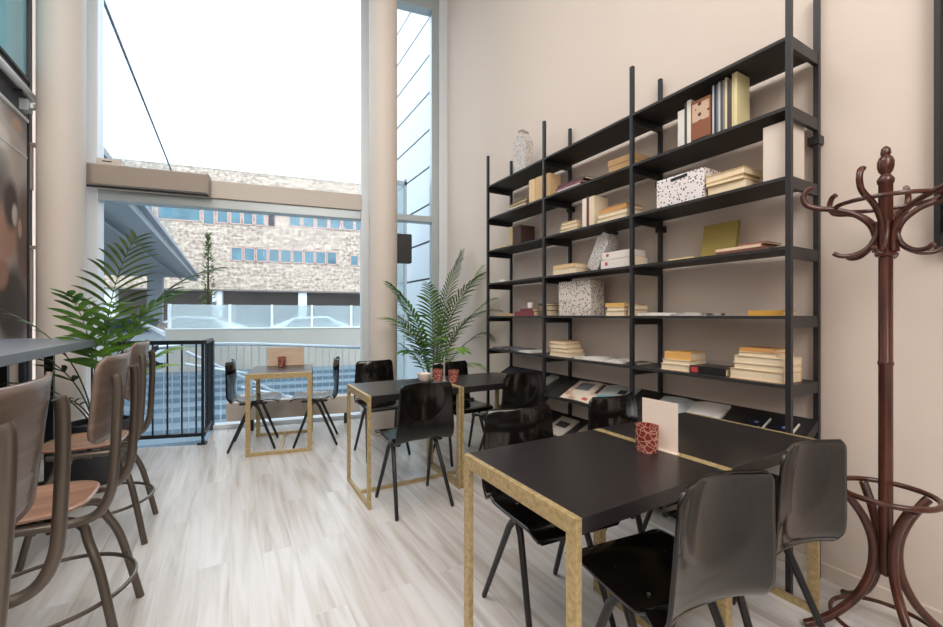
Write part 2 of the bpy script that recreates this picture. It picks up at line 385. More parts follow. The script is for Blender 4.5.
for i, (u0, u1, z0, z1) in enumerate(((-2.14, .49, .05, 2.468), (-2.14, .49, 2.77, 5.45), (.90, 1.40, .06, 2.50), (.90, 1.40, 2.58, 5.30))):
    bm = new(); wbox(bm, u0, u1, WN + .045, WN + .057, z0, z1); struct('window_%d' % (i + 1), bm, M['glass'], WR)
bm = new(); wbox(bm, -2.14, -1.13, WN + .045, WN + .057, -2.5, .05); struct('window_5', bm, M['glass'], WR)

# window roller blind cassette on the transom
def wt(name, label, cat, u, n, z=0, group=None):
    x, y = w2(u, n); return thing(name, label, cat, (x, y, z), WR, group)
t = wt('blind_cassette', 'taupe roller blind casing fixed on the left half of the window transom', 'blind casing', -1.69, WN - .14, 2.575)
bm = new(); prism(bm, [(-.075, .01), (.075, .0), (.075, .205), (-.06, .215), (-.075, .2)], -.56, .56, 'x'); obj('casing', bm, M['taupe'], t, .004)
bm = new(); box(bm, (0, 0, -.002), (1.12, .03, .012)); obj('bottom_bar', bm, M['blackmetal'], t)
bm = new(); bx(bm, .56, .575, -.075, .075, 0, .215); obj('end_cap', bm, M['taupe'], t, .002)
t = wt('vent_box', 'small beige box standing on the window transom beside the left column', 'box', -2.03, WN - .0, 2.77)
bm = new(); bx(bm, -.11, .1, -.055, .04, 0, .12); obj('housing', bm, M['beige'], t, .004)
bm = new(); bx(bm, -.06, .02, -.058, -.054, .085, .095); obj('slot', bm, M['blackmetal'], t)

# columns
def column(name, label, x, y, r):
    t = thing(name, label, 'column', (x, y, 0))
    bm = new(); lathe(bm, [(r, .0), (r, 5.6)], 64); obj('shaft', bm, M['plaster'], t, smooth=True)
    bm = new(); lathe(bm, [(r + .012, 0), (r + .012, .07), (r + .004, .08)], 64); obj('base_ring', bm, M['beige'], t, smooth=True)
column('round_column', 'beige round column between the main window and the narrow side window', 1.455, 4.45, .150)
column('round_column', 'beige round column at the left edge of the main window', -1.35, 5.27, .168)

# dark control box on the side window
t = wt('wall_speaker', 'dark grey box mounted high beside the narrow side window', 'speaker', 1.0, WN - .16, 1.93)
bm = new(); bx(bm, -.09, .09, -.06, .06, 0, .36); obj('housing', bm, M['blackmetal'], t, .01)
bm = new(); bx(bm, -.02, .02, .06, .16, .14, .2); obj('bracket', bm, M['blackmetal'], t)

# ------------------------------------------------------------------ left wall: mural, pipe, clerestory glass
t = thing('mural_panel', 'blurred brown café photograph printed on the tall left wall panel', 'mural', (-1.65, 0, 0))
bm = new(); bx(bm, -.005, .03, 2.45, 5.40, 1.02, 3.05); obj('print', bm, M['mural'], t)
bm = new(); bx(bm, .03, .035, 2.45, 5.40, 2.72, 2.735); bx(bm, -.005, .045, 2.45, 5.40, 3.05, 3.08); obj('edge_strip', bm, M['whiteframe'], t)
t = thing('cornice_duct', 'black service duct above the mural with a pale pipe along it', 'duct', (-1.62, 0, 0))
bm = new(); bx(bm, -.03, .01, 2.45, 5.40, 3.09, 3.42); obj('duct_body', bm, M['bardark'], t, .004)
bm = new(); tube(bm, [(.055, 2.45, 3.27), (.055, 5.38, 3.27)], .032, 14); obj('pipe', bm, M['whiteframe'], t, smooth=True)
bm = new()
for y in (3.2, 4.2, 5.1): bx(bm, .0, .06, y, y + .03, 3.22, 3.24)
obj('pipe_bracket', bm, M['blackmetal'], t)
bm = new(); bx(bm, .0, .07, 5.2, 5.3, 3.1, 3.2); tube(bm, [(.075, 5.25, 3.13), (.075, 5.25, 3.18)], .03, 10); obj('motor', bm, M['alu'], t, .005)
t = thing('upper_glass_panel', 'turquoise glass panel high above the mural on the left', 'glass panel', (-1.62, 0, 0))
bm = new(); bx(bm, -.02, 0, 2.45, 5.40, 3.45, 5.55); obj('pane', bm, M['blueglass'], t)
bm = new(); bx(bm, -.03, .02, 2.45, 5.40, 3.42, 3.45); bx(bm, -.03, .02, 5.385, 5.42, 3.42, 5.58); obj('frame', bm, M['blackmetal'], t)

t = thing('gap_infill', 'added dark channel with beige blocks between mural and left column', 'infill', (-1.66, 5.40, 0))  # dark strip added to stand for the dark gap beside the column
bm = new(); bx(bm, .001, .05, .022, .09, 0, 5.55); obj('infill_body', bm, M['bardark'], t)
for z0, z1 in ((2.45, 2.86), (1.2, 1.9)):
    bm = new(); bx(bm, .05, .06, .03, .085, z0, z1); bx(bm, .05, .09, .02, .1, z1, z1 + .025); obj('cover_block', bm, M['taupe'], t)

# ------------------------------------------------------------------ bar counter
t = thing('bar_counter', 'grey bar-height counter along the left wall below the mural', 'bar counter', (-1.2, 3.0, 0))
bm = new(); bx(bm, -.41, .35, -3.0, 1.44, 1.05, 1.10); obj('counter_top', bm, M['bartop'], t, .003)
bm = new(); bx(bm, -.41, -.25, -3.0, 1.30, 0, 1.05); obj('base_panel', bm, M['bardark'], t)
for y in (-2.2, -.6, 1.25):
    bm = new()
    bx(bm, -.22, -.17, y - .02, y + .02, 0, 1.05); bx(bm, .02, .07, y - .02, y + .02, 0, 1.05); bx(bm, -.17, .02, y - .02, y + .02, 0, .05)
    obj('support_frame', bm, M['blackmetal'], t)

# ------------------------------------------------------------------ railing of the stairwell
RT = Matrix.Rotation(R(13), 3, 'Z')
t = thing('stair_railing', 'black metal railing with vertical bars in front of the window', 'railing', (-.22, 4.93, 0), -R(17))
bm = new(); bx(bm, -1.5, 0, -.02, .02, .99, 1.03); box(bm, (-.0655, .284, 1.01), (.04, .58, .04), RT); obj('handrail', bm, M['railing'], t, .003)
bm = new(); bx(bm, -1.5, 0, -.015, .015, .08, .115); box(bm, (-.0655, .284, .0975), (.03, .58, .035), RT); obj('bottom_rail', bm, M['railing'], t, .002)
for k in range(12):
    bm = new(); bx(bm, -1.45 + k * .125, -1.438 + k * .125, -.006, .006, .11, .995); obj('bar', bm, M['railing'], t)
for k in range(4):
    yy = .12 + k * .12; bm = new(); bx(bm, -.006 - yy * .23, .006 - yy * .23, yy, yy + .012, .11, .995); obj('bar', bm, M['railing'], t)
for (x, y, hw) in ((-.01, .0, .012), (-.13, .56, .028), (-1.48, 0, .02)):
    bm = new(); bx(bm, x - hw, x + hw, y - hw, y + hw, .0, 1.0); obj('post', bm, M['railing'], t, .003)
bm = new(); bx(bm, -.05, .02, -.03, .03, 0, .02); obj('foot_plate', bm, M['railing'], t)

# low heater under the window
t = wt('convector_heater', 'long low beige convector box standing under the window behind small table', 'heater', -.28, WN - .18, 0)
bm = new(); bx(bm, -.66, .74, -.07, .07, .13, .33); obj('housing', bm, M['beige'], t, .006)
for x in (-.42, .58):
    bm = new(); bx(bm, x - .02, x + .02, -.03, .03, 0, .13); obj('foot', bm, M['blackmetal'], t)

# ------------------------------------------------------------------ bookcase
BX0, BX1 = 2.19, 2.466
PY = [.922, 1.775, 2.624, 3.469]
LV = {7: 2.535, 6: 2.219, 5: 1.903, 4: 1.587, 3: 1.271, 2: .955}
t = thing('bookcase', 'tall open black metal bookcase with three bays against the right wall', 'bookcase', (0, 0, 0))
for y in PY:
    for x in (BX0, BX1):
        bm = new(); bx(bm, x - .0115, x + .0115, y - .0115, y + .0115, 0, 2.835); obj('post', bm, M['blackmetal'], t, .001)
    for z in LV.values():
        bm = new(); bx(bm, BX0 + .0115, BX1 - .0115, y - .009, y + .009, z - .055, z); obj('side_bar', bm, M['blackmetal'], t, .001)
    for (zf, zb) in ((.64, .765), (.32, .44)):
        bm = new(); prism(bm, [(BX0 + .0115, zf - .05), (BX1 - .0115, zb - .05), (BX1 - .0115, zb), (BX0 + .0115, zf)], y - .009, y + .009); obj('side_bar', bm, M['blackmetal'], t)
for i in range(3):
    y0, y1 = PY[i] + .009, PY[i + 1] - .009
    for z in LV.values():
        bm = new(); bx(bm, BX0 - .011, BX1 + .011, y0, y1, z - .008, z); bx(bm, BX0 - .011, BX0 - .007, y0, y1, z - .016, z)
        obj('shelf', bm, M['shelf'], t, .001)
    for (zf, zb) in ((.64, .765), (.32, .44)):
        bm = new(); prism(bm, [(BX0 - .011, zf - .008), (BX1 + .01, zb - .008), (BX1 + .01, zb), (BX0 - .011, zf)], y0, y1)
        bx(bm, BX0 - .018, BX0 - .011, y0, y1, zf - .012, zf + .014)
        obj('magazine_shelf', bm, M['shelf'], t)
# clamps and brackets on the posts
for (y, z) in ((1.779, 2.14), (2.624, 2.16), (1.779, 1.84), (.934, 2.12)):
    bm = new(); bx(bm, BX1 - .02, BX1 + .03, y - .03, y + .02, z - .02, z + .02); obj('wall_bracket', bm, M['blackmetal'], t, .002)

SH = {7: 'top shelf', 6: 'second shelf', 5: 'third shelf', 4: 'fourth shelf', 3: 'fifth shelf', 2: 'sixth shelf'}
def book_flat(x0, x1, y0, y1, z, th, cov, label, spine='x-', rz=0, group=None, name='book'):
    cx, cy = (x0 + x1) / 2, (y0 + y1) / 2; hx, hy = (x1 - x0) / 2, (y1 - y0) / 2
    t = thing(name, label, 'book', (cx, cy, z), rz, group)
    k = min(.003, th * .15)
    bm = new(); bx(bm, -hx, hx, -hy, hy, 0, k); bx(bm, -hx, hx, -hy, hy, th - k, th)
    if spine == 'x-': bx(bm, -hx, -hx + k, -hy, hy, k, th - k)
    elif spine == 'x+': bx(bm, hx - k, hx, -hy, hy, k, th - k)
    elif spine == 'y-': bx(bm, -hx, hx, -hy, -hy + k, k, th - k)
    else: bx(bm, -hx, hx, hy - k, hy, k, th - k)
    obj('cover', bm, cov, t)
    e = .004; d = {'x-': (k, -e, e, e), 'x+': (e, -k, e, e), 'y-': (e, -e, k, e), 'y+': (e, -e, e, k)}[spine]
    x_a = -hx + (k if spine == 'x-' else e); x_b = hx - (k if spine == 'x+' else e)
    y_a = -hy + (k if spine == 'y-' else e); y_b = hy - (k if spine == 'y+' else e)
    bm = new(); bx(bm, x_a, x_b, y_a, y_b, k, th - k); obj('pages', bm, M['page'], t)
    return t
def book_up(x0, x1, y0, y1, z, h, cov, label, group=None, lean=0, name='book'):
    # standing book, thickness along y, spine to the room
    th = y1 - y0; hx = (x1 - x0) / 2
    t = thing(name, label, 'book', ((x0 + x1) / 2, (y0 + y1) / 2, z), 0, group)
    t.rotation_euler = (lean, 0, 0)
    k = min(.003, th * .15); zo = th / 2 * abs(math.sin(lean))
    bm = new(); bx(bm, -hx, hx, -th / 2, -th / 2 + k, zo, h + zo); bx(bm, -hx, hx, th / 2 - k, th / 2, zo, h + zo); bx(bm, -hx, -hx + k, -th / 2 + k, th / 2 - k, zo, h + zo)
    obj('cover', bm, cov, t)
    bm = new(); bx(bm, -hx + k, hx - .004, -th / 2 + k, th / 2 - k, zo + .004, h + zo - .004); obj('pages', bm, M['page'], t)
    return t
ORD = {1: ['single'], 2: ['bottom', 'top'], 3: ['bottom', 'middle', 'top'], 4: ['bottom', 'second lowest', 'second highest', 'top'],
       5: ['bottom', 'second lowest', 'middle', 'second highest', 'top']}
def stack(z, x0, x1, y0, y1, books, where, group):
    # books: (thickness, cover rgb, colour word, dx0, dy0, dy1, spine)
    n = len(books); zz = z
    for (th, col, word, dx, d0, d1, sp), pos in zip(books, ORD[n]):
        lab = '%s book, %s of the stack %s' % (word, pos, where) if n > 1 else '%s book %s' % (word, where)
        book_flat(x0 + dx, x1 + dx * .3, y0 + d0, y1 + d1, zz, th, cm(*col), lab, sp, random.Random(int(th * 1e5) + len(lab)).uniform(-.03, .03), group)
        zz += th + .0005
CR = (226, 210, 184); TN = (196, 160, 112); OR = (208, 150, 84); DK = (60, 44, 42); WH = (228, 224, 216); MA = (112, 60, 66)

# top shelf: leaning patterned gable carton
def gable(name, label, loc, rz, w, d, h, m, tilt=0, group=None):
    t = thing(name, label, 'carton', loc, rz, group); t.rotation_euler = (0, 0, rz) if not tilt else (tilt, 0, rz)
    bm = new(); bx(bm, -d / 2, d / 2, -w / 2, w / 2, 0, h * .74); obj('carton_body', bm, m, t, .003)
    bm = new(); prism(bm, [(-w / 2, h * .74), (w / 2, h * .74), (w * .18, h * .93), (-w * .18, h * .93)], -d / 2, d / 2, 'x'); obj('gable_top', bm, m, t)
    bm = new(); bx(bm, -d / 2 + .005, d / 2 - .005, -w * .16, w * .16, h * .93, h); obj('handle_flap', bm, M['taupe'] if not tilt else M['blackmetal'], t)
    return t
gable('gift_carton', 'dotted pale carton with folded gable top standing on top shelf', (2.31, 3.06, 2.536), R(8), .15, .10, .41, M['speckle3'])

# second shelf
g6 = 'books on the second shelf'
stack(LV[6], 2.24, 2.40, 2.98, 3.22, [(.03, (96, 92, 90), 'grey', .0, 0, 0, 'x-'), (.03, (206, 190, 162), 'cream', .01, -.03, -.02, 'x+'), (.012, (212, 198, 160), 'thin yellowish', 0, -.06, -.04, 'x+'), (.014, (110, 92, 70), 'brown', 0, -.1, -.08, 'x-')],
      'in left bay, second shelf', g6)
t = thing('archive_box', 'tan cardboard archive box standing on the second shelf behind a post', 'box', (2.30, 2.735, LV[6] + .001), R(4))
bm = new(); bx(bm, -.07, .07, -.11, .06, 0, .215); obj('box_body', bm, cm(214, 180, 134), t, .012)
bm = new(); bx(bm, -.075, .07, .063, .135, 0, .212); obj('slipcase', bm, cm(222, 192, 150), t, .012)
stack(LV[6], 2.22, 2.38, 2.24, 2.50, [(.03, (206, 190, 190), 'white and purple', 0, .02, .0, 'x-'), (.018, (132, 76, 88), 'mauve', 0, 0, .02, 'x-'), (.016, (84, 60, 62), 'dark brown', 0, -.03, .0, 'x-')],
      'in middle bay, second shelf', g6)
book_flat(2.24, 2.36, 2.07, 2.22, LV[6], .012, cm(120, 84, 84), 'thin mauve book lying alone in middle bay, second shelf', 'x-', .05, g6)
t = thing('lidded_box', 'flat tan cardboard box with a lid in middle bay, second shelf', 'box', (2.31, 1.90, LV[6] + .001), R(3))
bm = new(); bx(bm, -.08, .08, -.10, .10, 0, .075); obj('box_body', bm, cm(188, 150, 104), t, .003)
bm = new(); bx(bm, -.083, .083, -.103, .103, .055, .098); obj('lid', bm, cm(178, 142, 98), t, .003)
# magazines standing
gm = 'upright magazines on the second shelf'
def mag_up(y, th, h, d, col, label, lean=0, page=False):
    t = book_up(2.245, 2.245 + d * .6, y, y + th, LV[6] + .001, h, cm(*col, .35), label, gm, lean, 'magazine'); return t
mag_up(1.462, .040, .23, .2, (226, 222, 214), 'wide white binder standing leftmost among the upright magazines')
mag_up(1.4485, .012, .26, .2, (74, 78, 70), 'dark green thin book right of the wide white binder')
mag_up(1.422, .024, .268, .2, (232, 226, 214), 'white book right of the thin dark green one, second shelf')
t = thing('picture_box', 'brown illustrated box file among the upright magazines', 'box file', (2.32, 1.366, LV[6] + .001), 0)
bm = new(); bx(bm, -.08, .04, -.055, .05, 0, .245); obj('case', bm, cm(142, 86, 60), t, .003)
bm = new(); bx(bm, -.0815, -.08, -.05, .045, .125, .225); obj('picture_label', bm, specklemat('lace_print', (206, 176, 150), (80, 44, 34), 30, .3), t)
bm = new(); bx(bm, -.0815, -.08, -.055, .05, .0, .03); obj('base_band', bm, cm(48, 32, 30), t)
for k, (th, h, col, lab, ln) in enumerate((
        (.009, .285, (206, 208, 200), 'pale grey magazine right of the brown box file', 0), (.011, .287, (34, 42, 86), 'navy magazine standing second right of brown box file', 0),
        (.009, .283, (120, 122, 130), 'steel grey magazine standing right of the navy one', 0), (.010, .29, (206, 204, 198), 'white magazine left of the slate one, second shelf', 0),
        (.011, .292, (84, 84, 96), 'slate magazine in the middle of the upright row', 0), (.010, .288, (140, 134, 128), 'taupe magazine right of the slate one', 0),
        (.011, .295, (226, 214, 172), 'cream magazine left of the dark brown one, second shelf', 0), (.022, .27, (86, 70, 64), 'dark brown magazine between two cream ones', 0),
        (.011, .3, (222, 206, 160), 'thin cream magazine right of the dark brown one', 0), (.014, .30, (232, 220, 170), 'cream yellow magazine at the right end of row', 0))):
    y = 1.302 - sum(v for v in (.009, .011, .009, .010, .011, .010, .011, .022, .011, .014)[:k + 1]) - .001 * k
    mag_up(y, th, h, .2, col, lab, ln)

# third shelf
g5 = 'books on the third shelf'
stack(LV[5], 2.23, 2.38, 3.24, 3.42, [(.018, TN, 'tan', 0, 0, 0, 'x-'), (.016, CR, 'cream', 0, .01, 0, 'x+')], 'in left bay, third shelf', g5)
book_up(2.26, 2.42, 3.17, 3.215, LV[5], .195, cm(190, 170, 130), 'beige book standing beside a dark brown one, third shelf', g5)
book_up(2.27, 2.43, 3.045, 3.165, LV[5], .19, cm(66, 46, 42), 'thick dark brown book standing in left bay, third shelf', g5)
stack(LV[5], 2.23, 2.37, 2.30, 2.49, [(.035, (224, 200, 160), 'cream', 0, 0, 0, 'x+'), (.028, (214, 190, 150), 'sand', 0, .0, -.01, 'x+'), (.022, (206, 170, 118), 'light tan', 0, .01, -.02, 'x+')],
      'at left end of middle bay, third shelf', g5)
book_up(2.22, 2.36, 2.195, 2.235, LV[5], .215, cm(232, 222, 206), 'white book standing left of a maroon one, third shelf', g5)
book_up(2.22, 2.36, 2.170, 2.193, LV[5], .222, cm(112, 54, 58), 'maroon book standing between two pale ones, third shelf', g5)
book_up(2.22, 2.36, 2.120, 2.168, LV[5], .215, cm(226, 210, 180), 'cream book standing right of the maroon one, third shelf', g5)
stack(LV[5], 2.22, 2.38, 1.84, 2.10, [(.04, CR, 'thick cream', 0, 0, 0, 'x+'), (.03, (222, 200, 164), 'pale sand', 0, 0, -.01, 'x+'), (.022, OR, 'orange tan', 0, .0, -.03, 'x-'), (.014, (168, 130, 88), 'brown', .01, .02, -.06, 'x-')],
      'at right end of middle bay, third shelf', g5)
t = thing('storage_box', 'white speckled storage box with black handle on the third shelf', 'box', (2.30, 1.475, LV[5] + .001), 0)
bm = new(); bx(bm, -.085, .085, -.145, .145, 0, .172); obj('box_body', bm, M['speckle'], t, .003)
bm = new(); prism(bm, [(-.05, .15), (.05, .143), (.05, .158), (-.05, .165)], -.089, -.085, 'x'); obj('handle', bm, M['blackmetal'], t)
stack(LV[5], 2.22, 2.38, 1.12, 1.31, [(.055, (212, 190, 148), 'thick beige', .0, 0, 0, 'y+'), (.022, (226, 206, 160), 'cream yellow', -.01, .01, .01, 'x+'), (.034, (226, 196, 140), 'yellow ochre', -.01, 0, .01, 'x+')],
      'beside the speckled box, third shelf', g5)
t = thing('archive_box', 'tall white box file standing at the right end of third shelf', 'box', (2.30, .99, LV[5] + .001), 0)
bm = new(); bx(bm, -.08, .085, -.05, .055, 0, .27); obj('box_body', bm, cm(226, 214, 202), t, .004)
bm = new(); bx(bm, -.081, -.08, -.05, -.045, .0, .265); obj('lid_seam', bm, M['taupe'], t)

# fourth shelf
g4 = 'books on the fourth shelf'
def lump(name, label, cat, loc, r, m, sq=.6):
    bm = new(); bmesh.ops.create_icosphere(bm, subdivisions=3, radius=r)
    for v in bm.verts:
        v.co *= 1 + .35 * noise.noise(v.co * 55); v.co.z = max(v.co.z * sq, -r * sq * .7)
    o = obj(name, bm, m, None, smooth=False); o.location = (loc[0], loc[1], loc[2] + r * sq * .7 + .001); tag(o, label, cat)
lump('crumpled_paper', 'small crumpled white paper lying in left bay, fourth shelf', 'paper', (2.31, 3.40, LV[4]), .035, M['whitepaper'])
book_flat(2.25, 2.40, 3.02, 3.25, LV[4], .012, cm(200, 198, 194), 'thin pale grey book lying in left bay, fourth shelf', 'x-', .03, g4)
stack(LV[4], 2.22, 2.37, 2.30, 2.56, [(.05, (234, 214, 186), 'thick cream', 0, 0, 0, 'x+'), (.028, (222, 188, 142), 'sandy', 0, .01, -.01, 'x-')], 'at left end of middle bay, fourth shelf', g4)
gable('gift_carton', 'dotted carton with black flap leaning in middle bay, fourth shelf', (2.33, 2.20, LV[4] + .018), 0, .11, .11, .30, M['speckle3'], -R(-28))
for k, (z, h, y0, y1, word) in enumerate(((0, .062, 1.80, 2.06, 'lower'), (.0635, .05, 1.815, 2.05, 'upper'))):
    t = thing('paper_box', '%s flat white box of the pair in middle bay, fourth shelf' % word, 'box', (2.30, (y0 + y1) / 2, LV[4] + .001 + z), 0, 'flat white boxes on the fourth shelf')
    hy = (y1 - y0) / 2
    bm = new(); bx(bm, -.08, .07, -hy, hy, 0, h); obj('box_body', bm, cm(228, 220, 214), t, .002)
    bm = new(); bx(bm, -.0815, -.08, hy - .06, hy - .04, h * .4, h * .75); obj('red_mark', bm, cm(176, 60, 66), t)
book_flat(2.23, 2.34, 1.72 + .08, 1.80 - .004, LV[4], .07, cm(176, 132, 88), 'brown book lying right of the flat white boxes, fourth shelf', 'x-', 0, g4)
t = book_up(-.012, .012, -.095, .095, 0, .205, cm(150, 132, 66), 'olive gold book leaning upright against wall side, fourth shelf', g4)
t.location = (2.37, 1.345, LV[4] + .004); t.rotation_euler = (0, R(12), 0)
book_flat(2.23, 2.36, 1.40, 1.55, LV[4], .014, cm(226, 208, 150), 'thin cream yellow book lying left of the olive one', 'x-', .02, g4)
stack(LV[4], 2.22, 2.37, 1.03, 1.27, [(.018, (120, 74, 62), 'reddish brown', 0, 0, 0, 'x-'), (.014, (226, 196, 172), 'pale pink', 0, .02, .0, 'x-'), (.01, (150, 104, 86), 'thin brown', 0, .0, -.12, 'x-')],
      'right of the olive book, fourth shelf', g4)

# fifth shelf
g3 = 'books on the fifth shelf'
stack(LV[3], 2.23, 2.38, 3.18, 3.36, [(.012, (214, 180, 136), 'tan', 0, 0, 0, 'x-'), (.01, (190, 150, 110), 'light brown', 0, .02, -.04, 'x-')], 'in left bay, fifth shelf', g3)
stack(LV[3], 2.22, 2.38, 2.80, 3.07, [(.04, (132, 62, 72), 'thick maroon', 0, 0, 0, 'x-'), (.024, (112, 52, 62), 'dark maroon', 0, .01, -.08, 'x-')], 'in left bay, fifth shelf', g3)
bm = new(); lathe(bm, [(.022, 0), (.026, .01), (.026, .045), (.02, .05)], 20); o = obj('small_jar', bm, M['whitepaper'], None, smooth=True); o.location = (2.28, 2.92, LV[3] + .066)
tag(o, 'small white jar standing on the maroon books, fifth shelf', 'jar')
stack(LV[3], 2.23, 2.38, 2.645, 2.75, [(.045, (112, 88, 70), 'brown', 0, 0, 0, 'x-'), (.038, (150, 120, 92), 'light brown', 0, 0, -.01, 'x-'), (.02, (86, 70, 60), 'dark brown', 0, 0, 0, 'x-')],
      'left of the sprigged box, fifth shelf', g3)
t = thing('storage_box', 'tall cream sprigged pattern box standing on the fifth shelf', 'box', (2.32, 2.345, LV[3] + .001), R(3))
bm = new(); bx(bm, -.075, .075, -.155, .165, 0, .262); obj('box_body', bm, M['speckle2'], t, .003)
bm = new(); tube(bm, smooth_pts([(-.076, -.02, .05), (-.082, .0, .03), (-.076, .02, .05)], 5), .003, 6); obj('ribbon', bm, M['whitepaper'], t)
stack(LV[3], 2.22, 2.37, 1.86, 2.02, [(.034, CR, 'cream', 0, 0, 0, 'x+'), (.026, (230, 216, 190), 'ivory', 0, 0, -.01, 'x+'), (.024, (222, 178, 96), 'yellow', 0, 0, .0, 'x-')], 'in middle bay, fifth shelf', g3)
stack(LV[3], 2.24, 2.37, 1.795, 1.855, [(.04, (190, 160, 124), 'tan', 0, 0, 0, 'x+'), (.03, (200, 176, 140), 'sand', 0, .0, -.005, 'x+')], 'right of the yellow book, fifth shelf', g3)
book_flat(2.23, 2.37, .965, 1.115, LV[3], .026, cm(206, 156, 66), 'mustard yellow book lying at right end, fifth shelf', 'x-', .02, g3)

def pagemat(name, base, blobs):
    m = mat(name, rgb(*base), .55); nt, b = nodes(m); L = nt.links.new
    tc = nt.nodes.new('ShaderNodeTexCoord'); n = nt.nodes.new('ShaderNodeTexNoise'); n.inputs['Scale'].default_value = 9; n.inputs['Detail'].default_value = 2
    L(tc.outputs['Object'], n.inputs['Vector'])
    r = nt.nodes.new('ShaderNodeValToRGB'); r.color_ramp.interpolation = 'EASE'
    r.color_ramp.elements[0].color = rgb(*blobs); r.color_ramp.elements[1].color = rgb(*base); r.color_ramp.elements[0].position = .36; r.color_ramp.elements[1].position = .5
    L(n.outputs['Fac'], r.inputs[0]); L(r.outputs[0], b.inputs['Base Color']); return m
def open_mag(name, label, loc, w, d, rz, cl, cr, tilt=0, thick=.012, cat='magazine', group=None, pics=()):
    # open magazine: spine along local x, pages spread along local y (w = full spread), d = page height
    t = thing(name, label, cat, loc, 0, group); t.rotation_euler = Euler((0, -tilt, 0)); t.rotation_mode = 'XYZ'
    if rz: t.rotation_euler = (Matrix.Rotation(-tilt, 3, 'Y') @ Matrix.Rotation(rz, 3, 'Z')).to_euler()
    for side, m, nm in ((1, cl, 'left_page'), (-1, cr, 'right_page')):
        bm = new(); N = 10; top = []; bot = []
        for i in range(N + 1):
            s = i / N; y = side * s * w / 2; z = thick * (math.sin(min(s * 3.2, PI * .5)) * .9 + .1) * (1 - .35 * s) * 1.6
            if s == 0: z = thick * .3
            top.append((y, z)); bot.append((y, 0))
        A = [[bm.verts.new((x, y, z)) for (y, z) in top] for x in (-d / 2, d / 2)]
        B = [[bm.verts.new((x, y, z)) for (y, z) in bot] for x in (-d / 2, d / 2)]
        for i in range(N):
            bm.faces.new((A[0][i], A[0][i + 1], A[1][i + 1], A[1][i])); bm.faces.new((B[0][i], B[0][i + 1], B[1][i + 1], B[1][i]))
            bm.faces.new((A[0][i], A[0][i + 1], B[0][i + 1], B[0][i])); bm.faces.new((A[1][i], A[1][i + 1], B[1][i + 1], B[1][i]))
        for q in (0, N): bm.faces.new((A[0][q], A[1][q], B[1][q], B[0][q]))
        obj(nm, bm, m, t)
    for (x0, x1, y0, y1, m) in pics:
        bm = new(); N = 6; 
        def zz(y):
            s = abs(y) / (w / 2); return thick * (math.sin(min(s * 3.2, PI * .5)) * .9 + .1) * (1 - .35 * s) * 1.6 + .0012
        V = [[bm.verts.new((x, y0 + (y1 - y0) * i / N, zz(y0 + (y1 - y0) * i / N) + dz)) for i in range(N + 1)] for dz in (0, -.0008) for x in (x0, x1)]
        for a_, b_ in ((V[0], V[1]), (V[2], V[3]), (V[0], V[2]), (V[1], V[3])):
            for i in range(N): bm.faces.new((a_[i], a_[i + 1], b_[i + 1], b_[i]))
        for q in (0, N): bm.faces.new((V[0][q], V[1][q], V[3][q], V[2][q]))
        obj('printed_picture', bm, m, t)
    return t
pg_w = pagemat('page_white', (230, 226, 220), (206, 200, 194)); pg_g = pagemat('page_grey', (206, 200, 194), (90, 86, 88)); pg_d = pagemat('page_dark', (110, 108, 112), (50, 50, 56))
open_mag('open_book', 'open book lying flat in right bay, fifth shelf', (2.30, 1.53, LV[3] + .001), .42, .2, R(2), pg_w, pg_g, 0, .014, 'book', g3)
# sixth shelf
g2 = 'books and magazines on the sixth shelf'
open_mag('magazine', 'dark magazine lying open at the left end, sixth shelf', (2.33, 3.33, LV[2] + .001), .24, .19, R(4), pg_d, pg_d, 0, .012, 'magazine', g2)
open_mag('magazine', 'white magazine lying open beside the dark one, sixth shelf', (2.31, 2.98, LV[2] + .001), .36, .22, R(-5), pg_d, pg_w, 0, .014, 'magazine', g2)
stack(LV[2], 2.22, 2.38, 2.37, 2.60, [(.035, (230, 218, 196), 'ivory', 0, 0, 0, 'x+'), (.03, (196, 158, 110), 'tan', 0, .01, -.01, 'x+'), (.03, (228, 214, 190), 'cream', 0, .04, .0, 'x+'), (.025, (186, 146, 100), 'brown tan', .0, .05, .0, 'x+')],
      'in middle bay, sixth shelf', g2)
open_mag('magazine', 'white magazine lying open in middle bay, sixth shelf', (2.32, 2.09, LV[2] + .001), .42, .22, R(3), pg_w, pg_w, 0, .012, 'magazine', g2)
book_flat(2.26, 2.42, 1.80, 1.93, LV[2], .012, cm(92, 88, 86), 'thin grey book at right end of middle bay, sixth shelf', 'x-', .05, g2)
stack(LV[2], 2.225, 2.39, 1.42, 1.60, [(.036, (232, 208, 178), 'peach', 0, 0, 0, 'x+'), (.026, (230, 216, 192), 'ivory', 0, 0, -.01, 'x+'), (.045, (222, 170, 96), 'orange tan', .01, .0, -.02, 'x-')],
      'at left of right bay, sixth shelf', g2)
t = book_flat(2.215, 2.37, 1.215, 1.412, LV[2], .042, cm(36, 34, 36, .35), 'thick black book with a red band on the sixth shelf', 'x-', 0, g2)
bm = new(); bx(bm, -.0790, -.0775, .05, .09, .006, .036); obj('red_label', bm, cm(186, 66, 62), t)
stack(LV[2], 2.22, 2.39, .955, 1.20, [(.05, (226, 192, 150), 'thick sand', 0, 0, 0, 'x+'), (.03, (232, 214, 182), 'cream', 0, 0, -.02, 'x+'), (.035, (234, 218, 190), 'ivory', .0, 0, -.02, 'x+'), (.022, (230, 206, 172), 'pale peach', 0, .03, -.04, 'x+'), (.018, (206, 150, 90), 'orange brown', 0, .04, -.05, 'x-')],
      'at the right end, sixth shelf', g2)

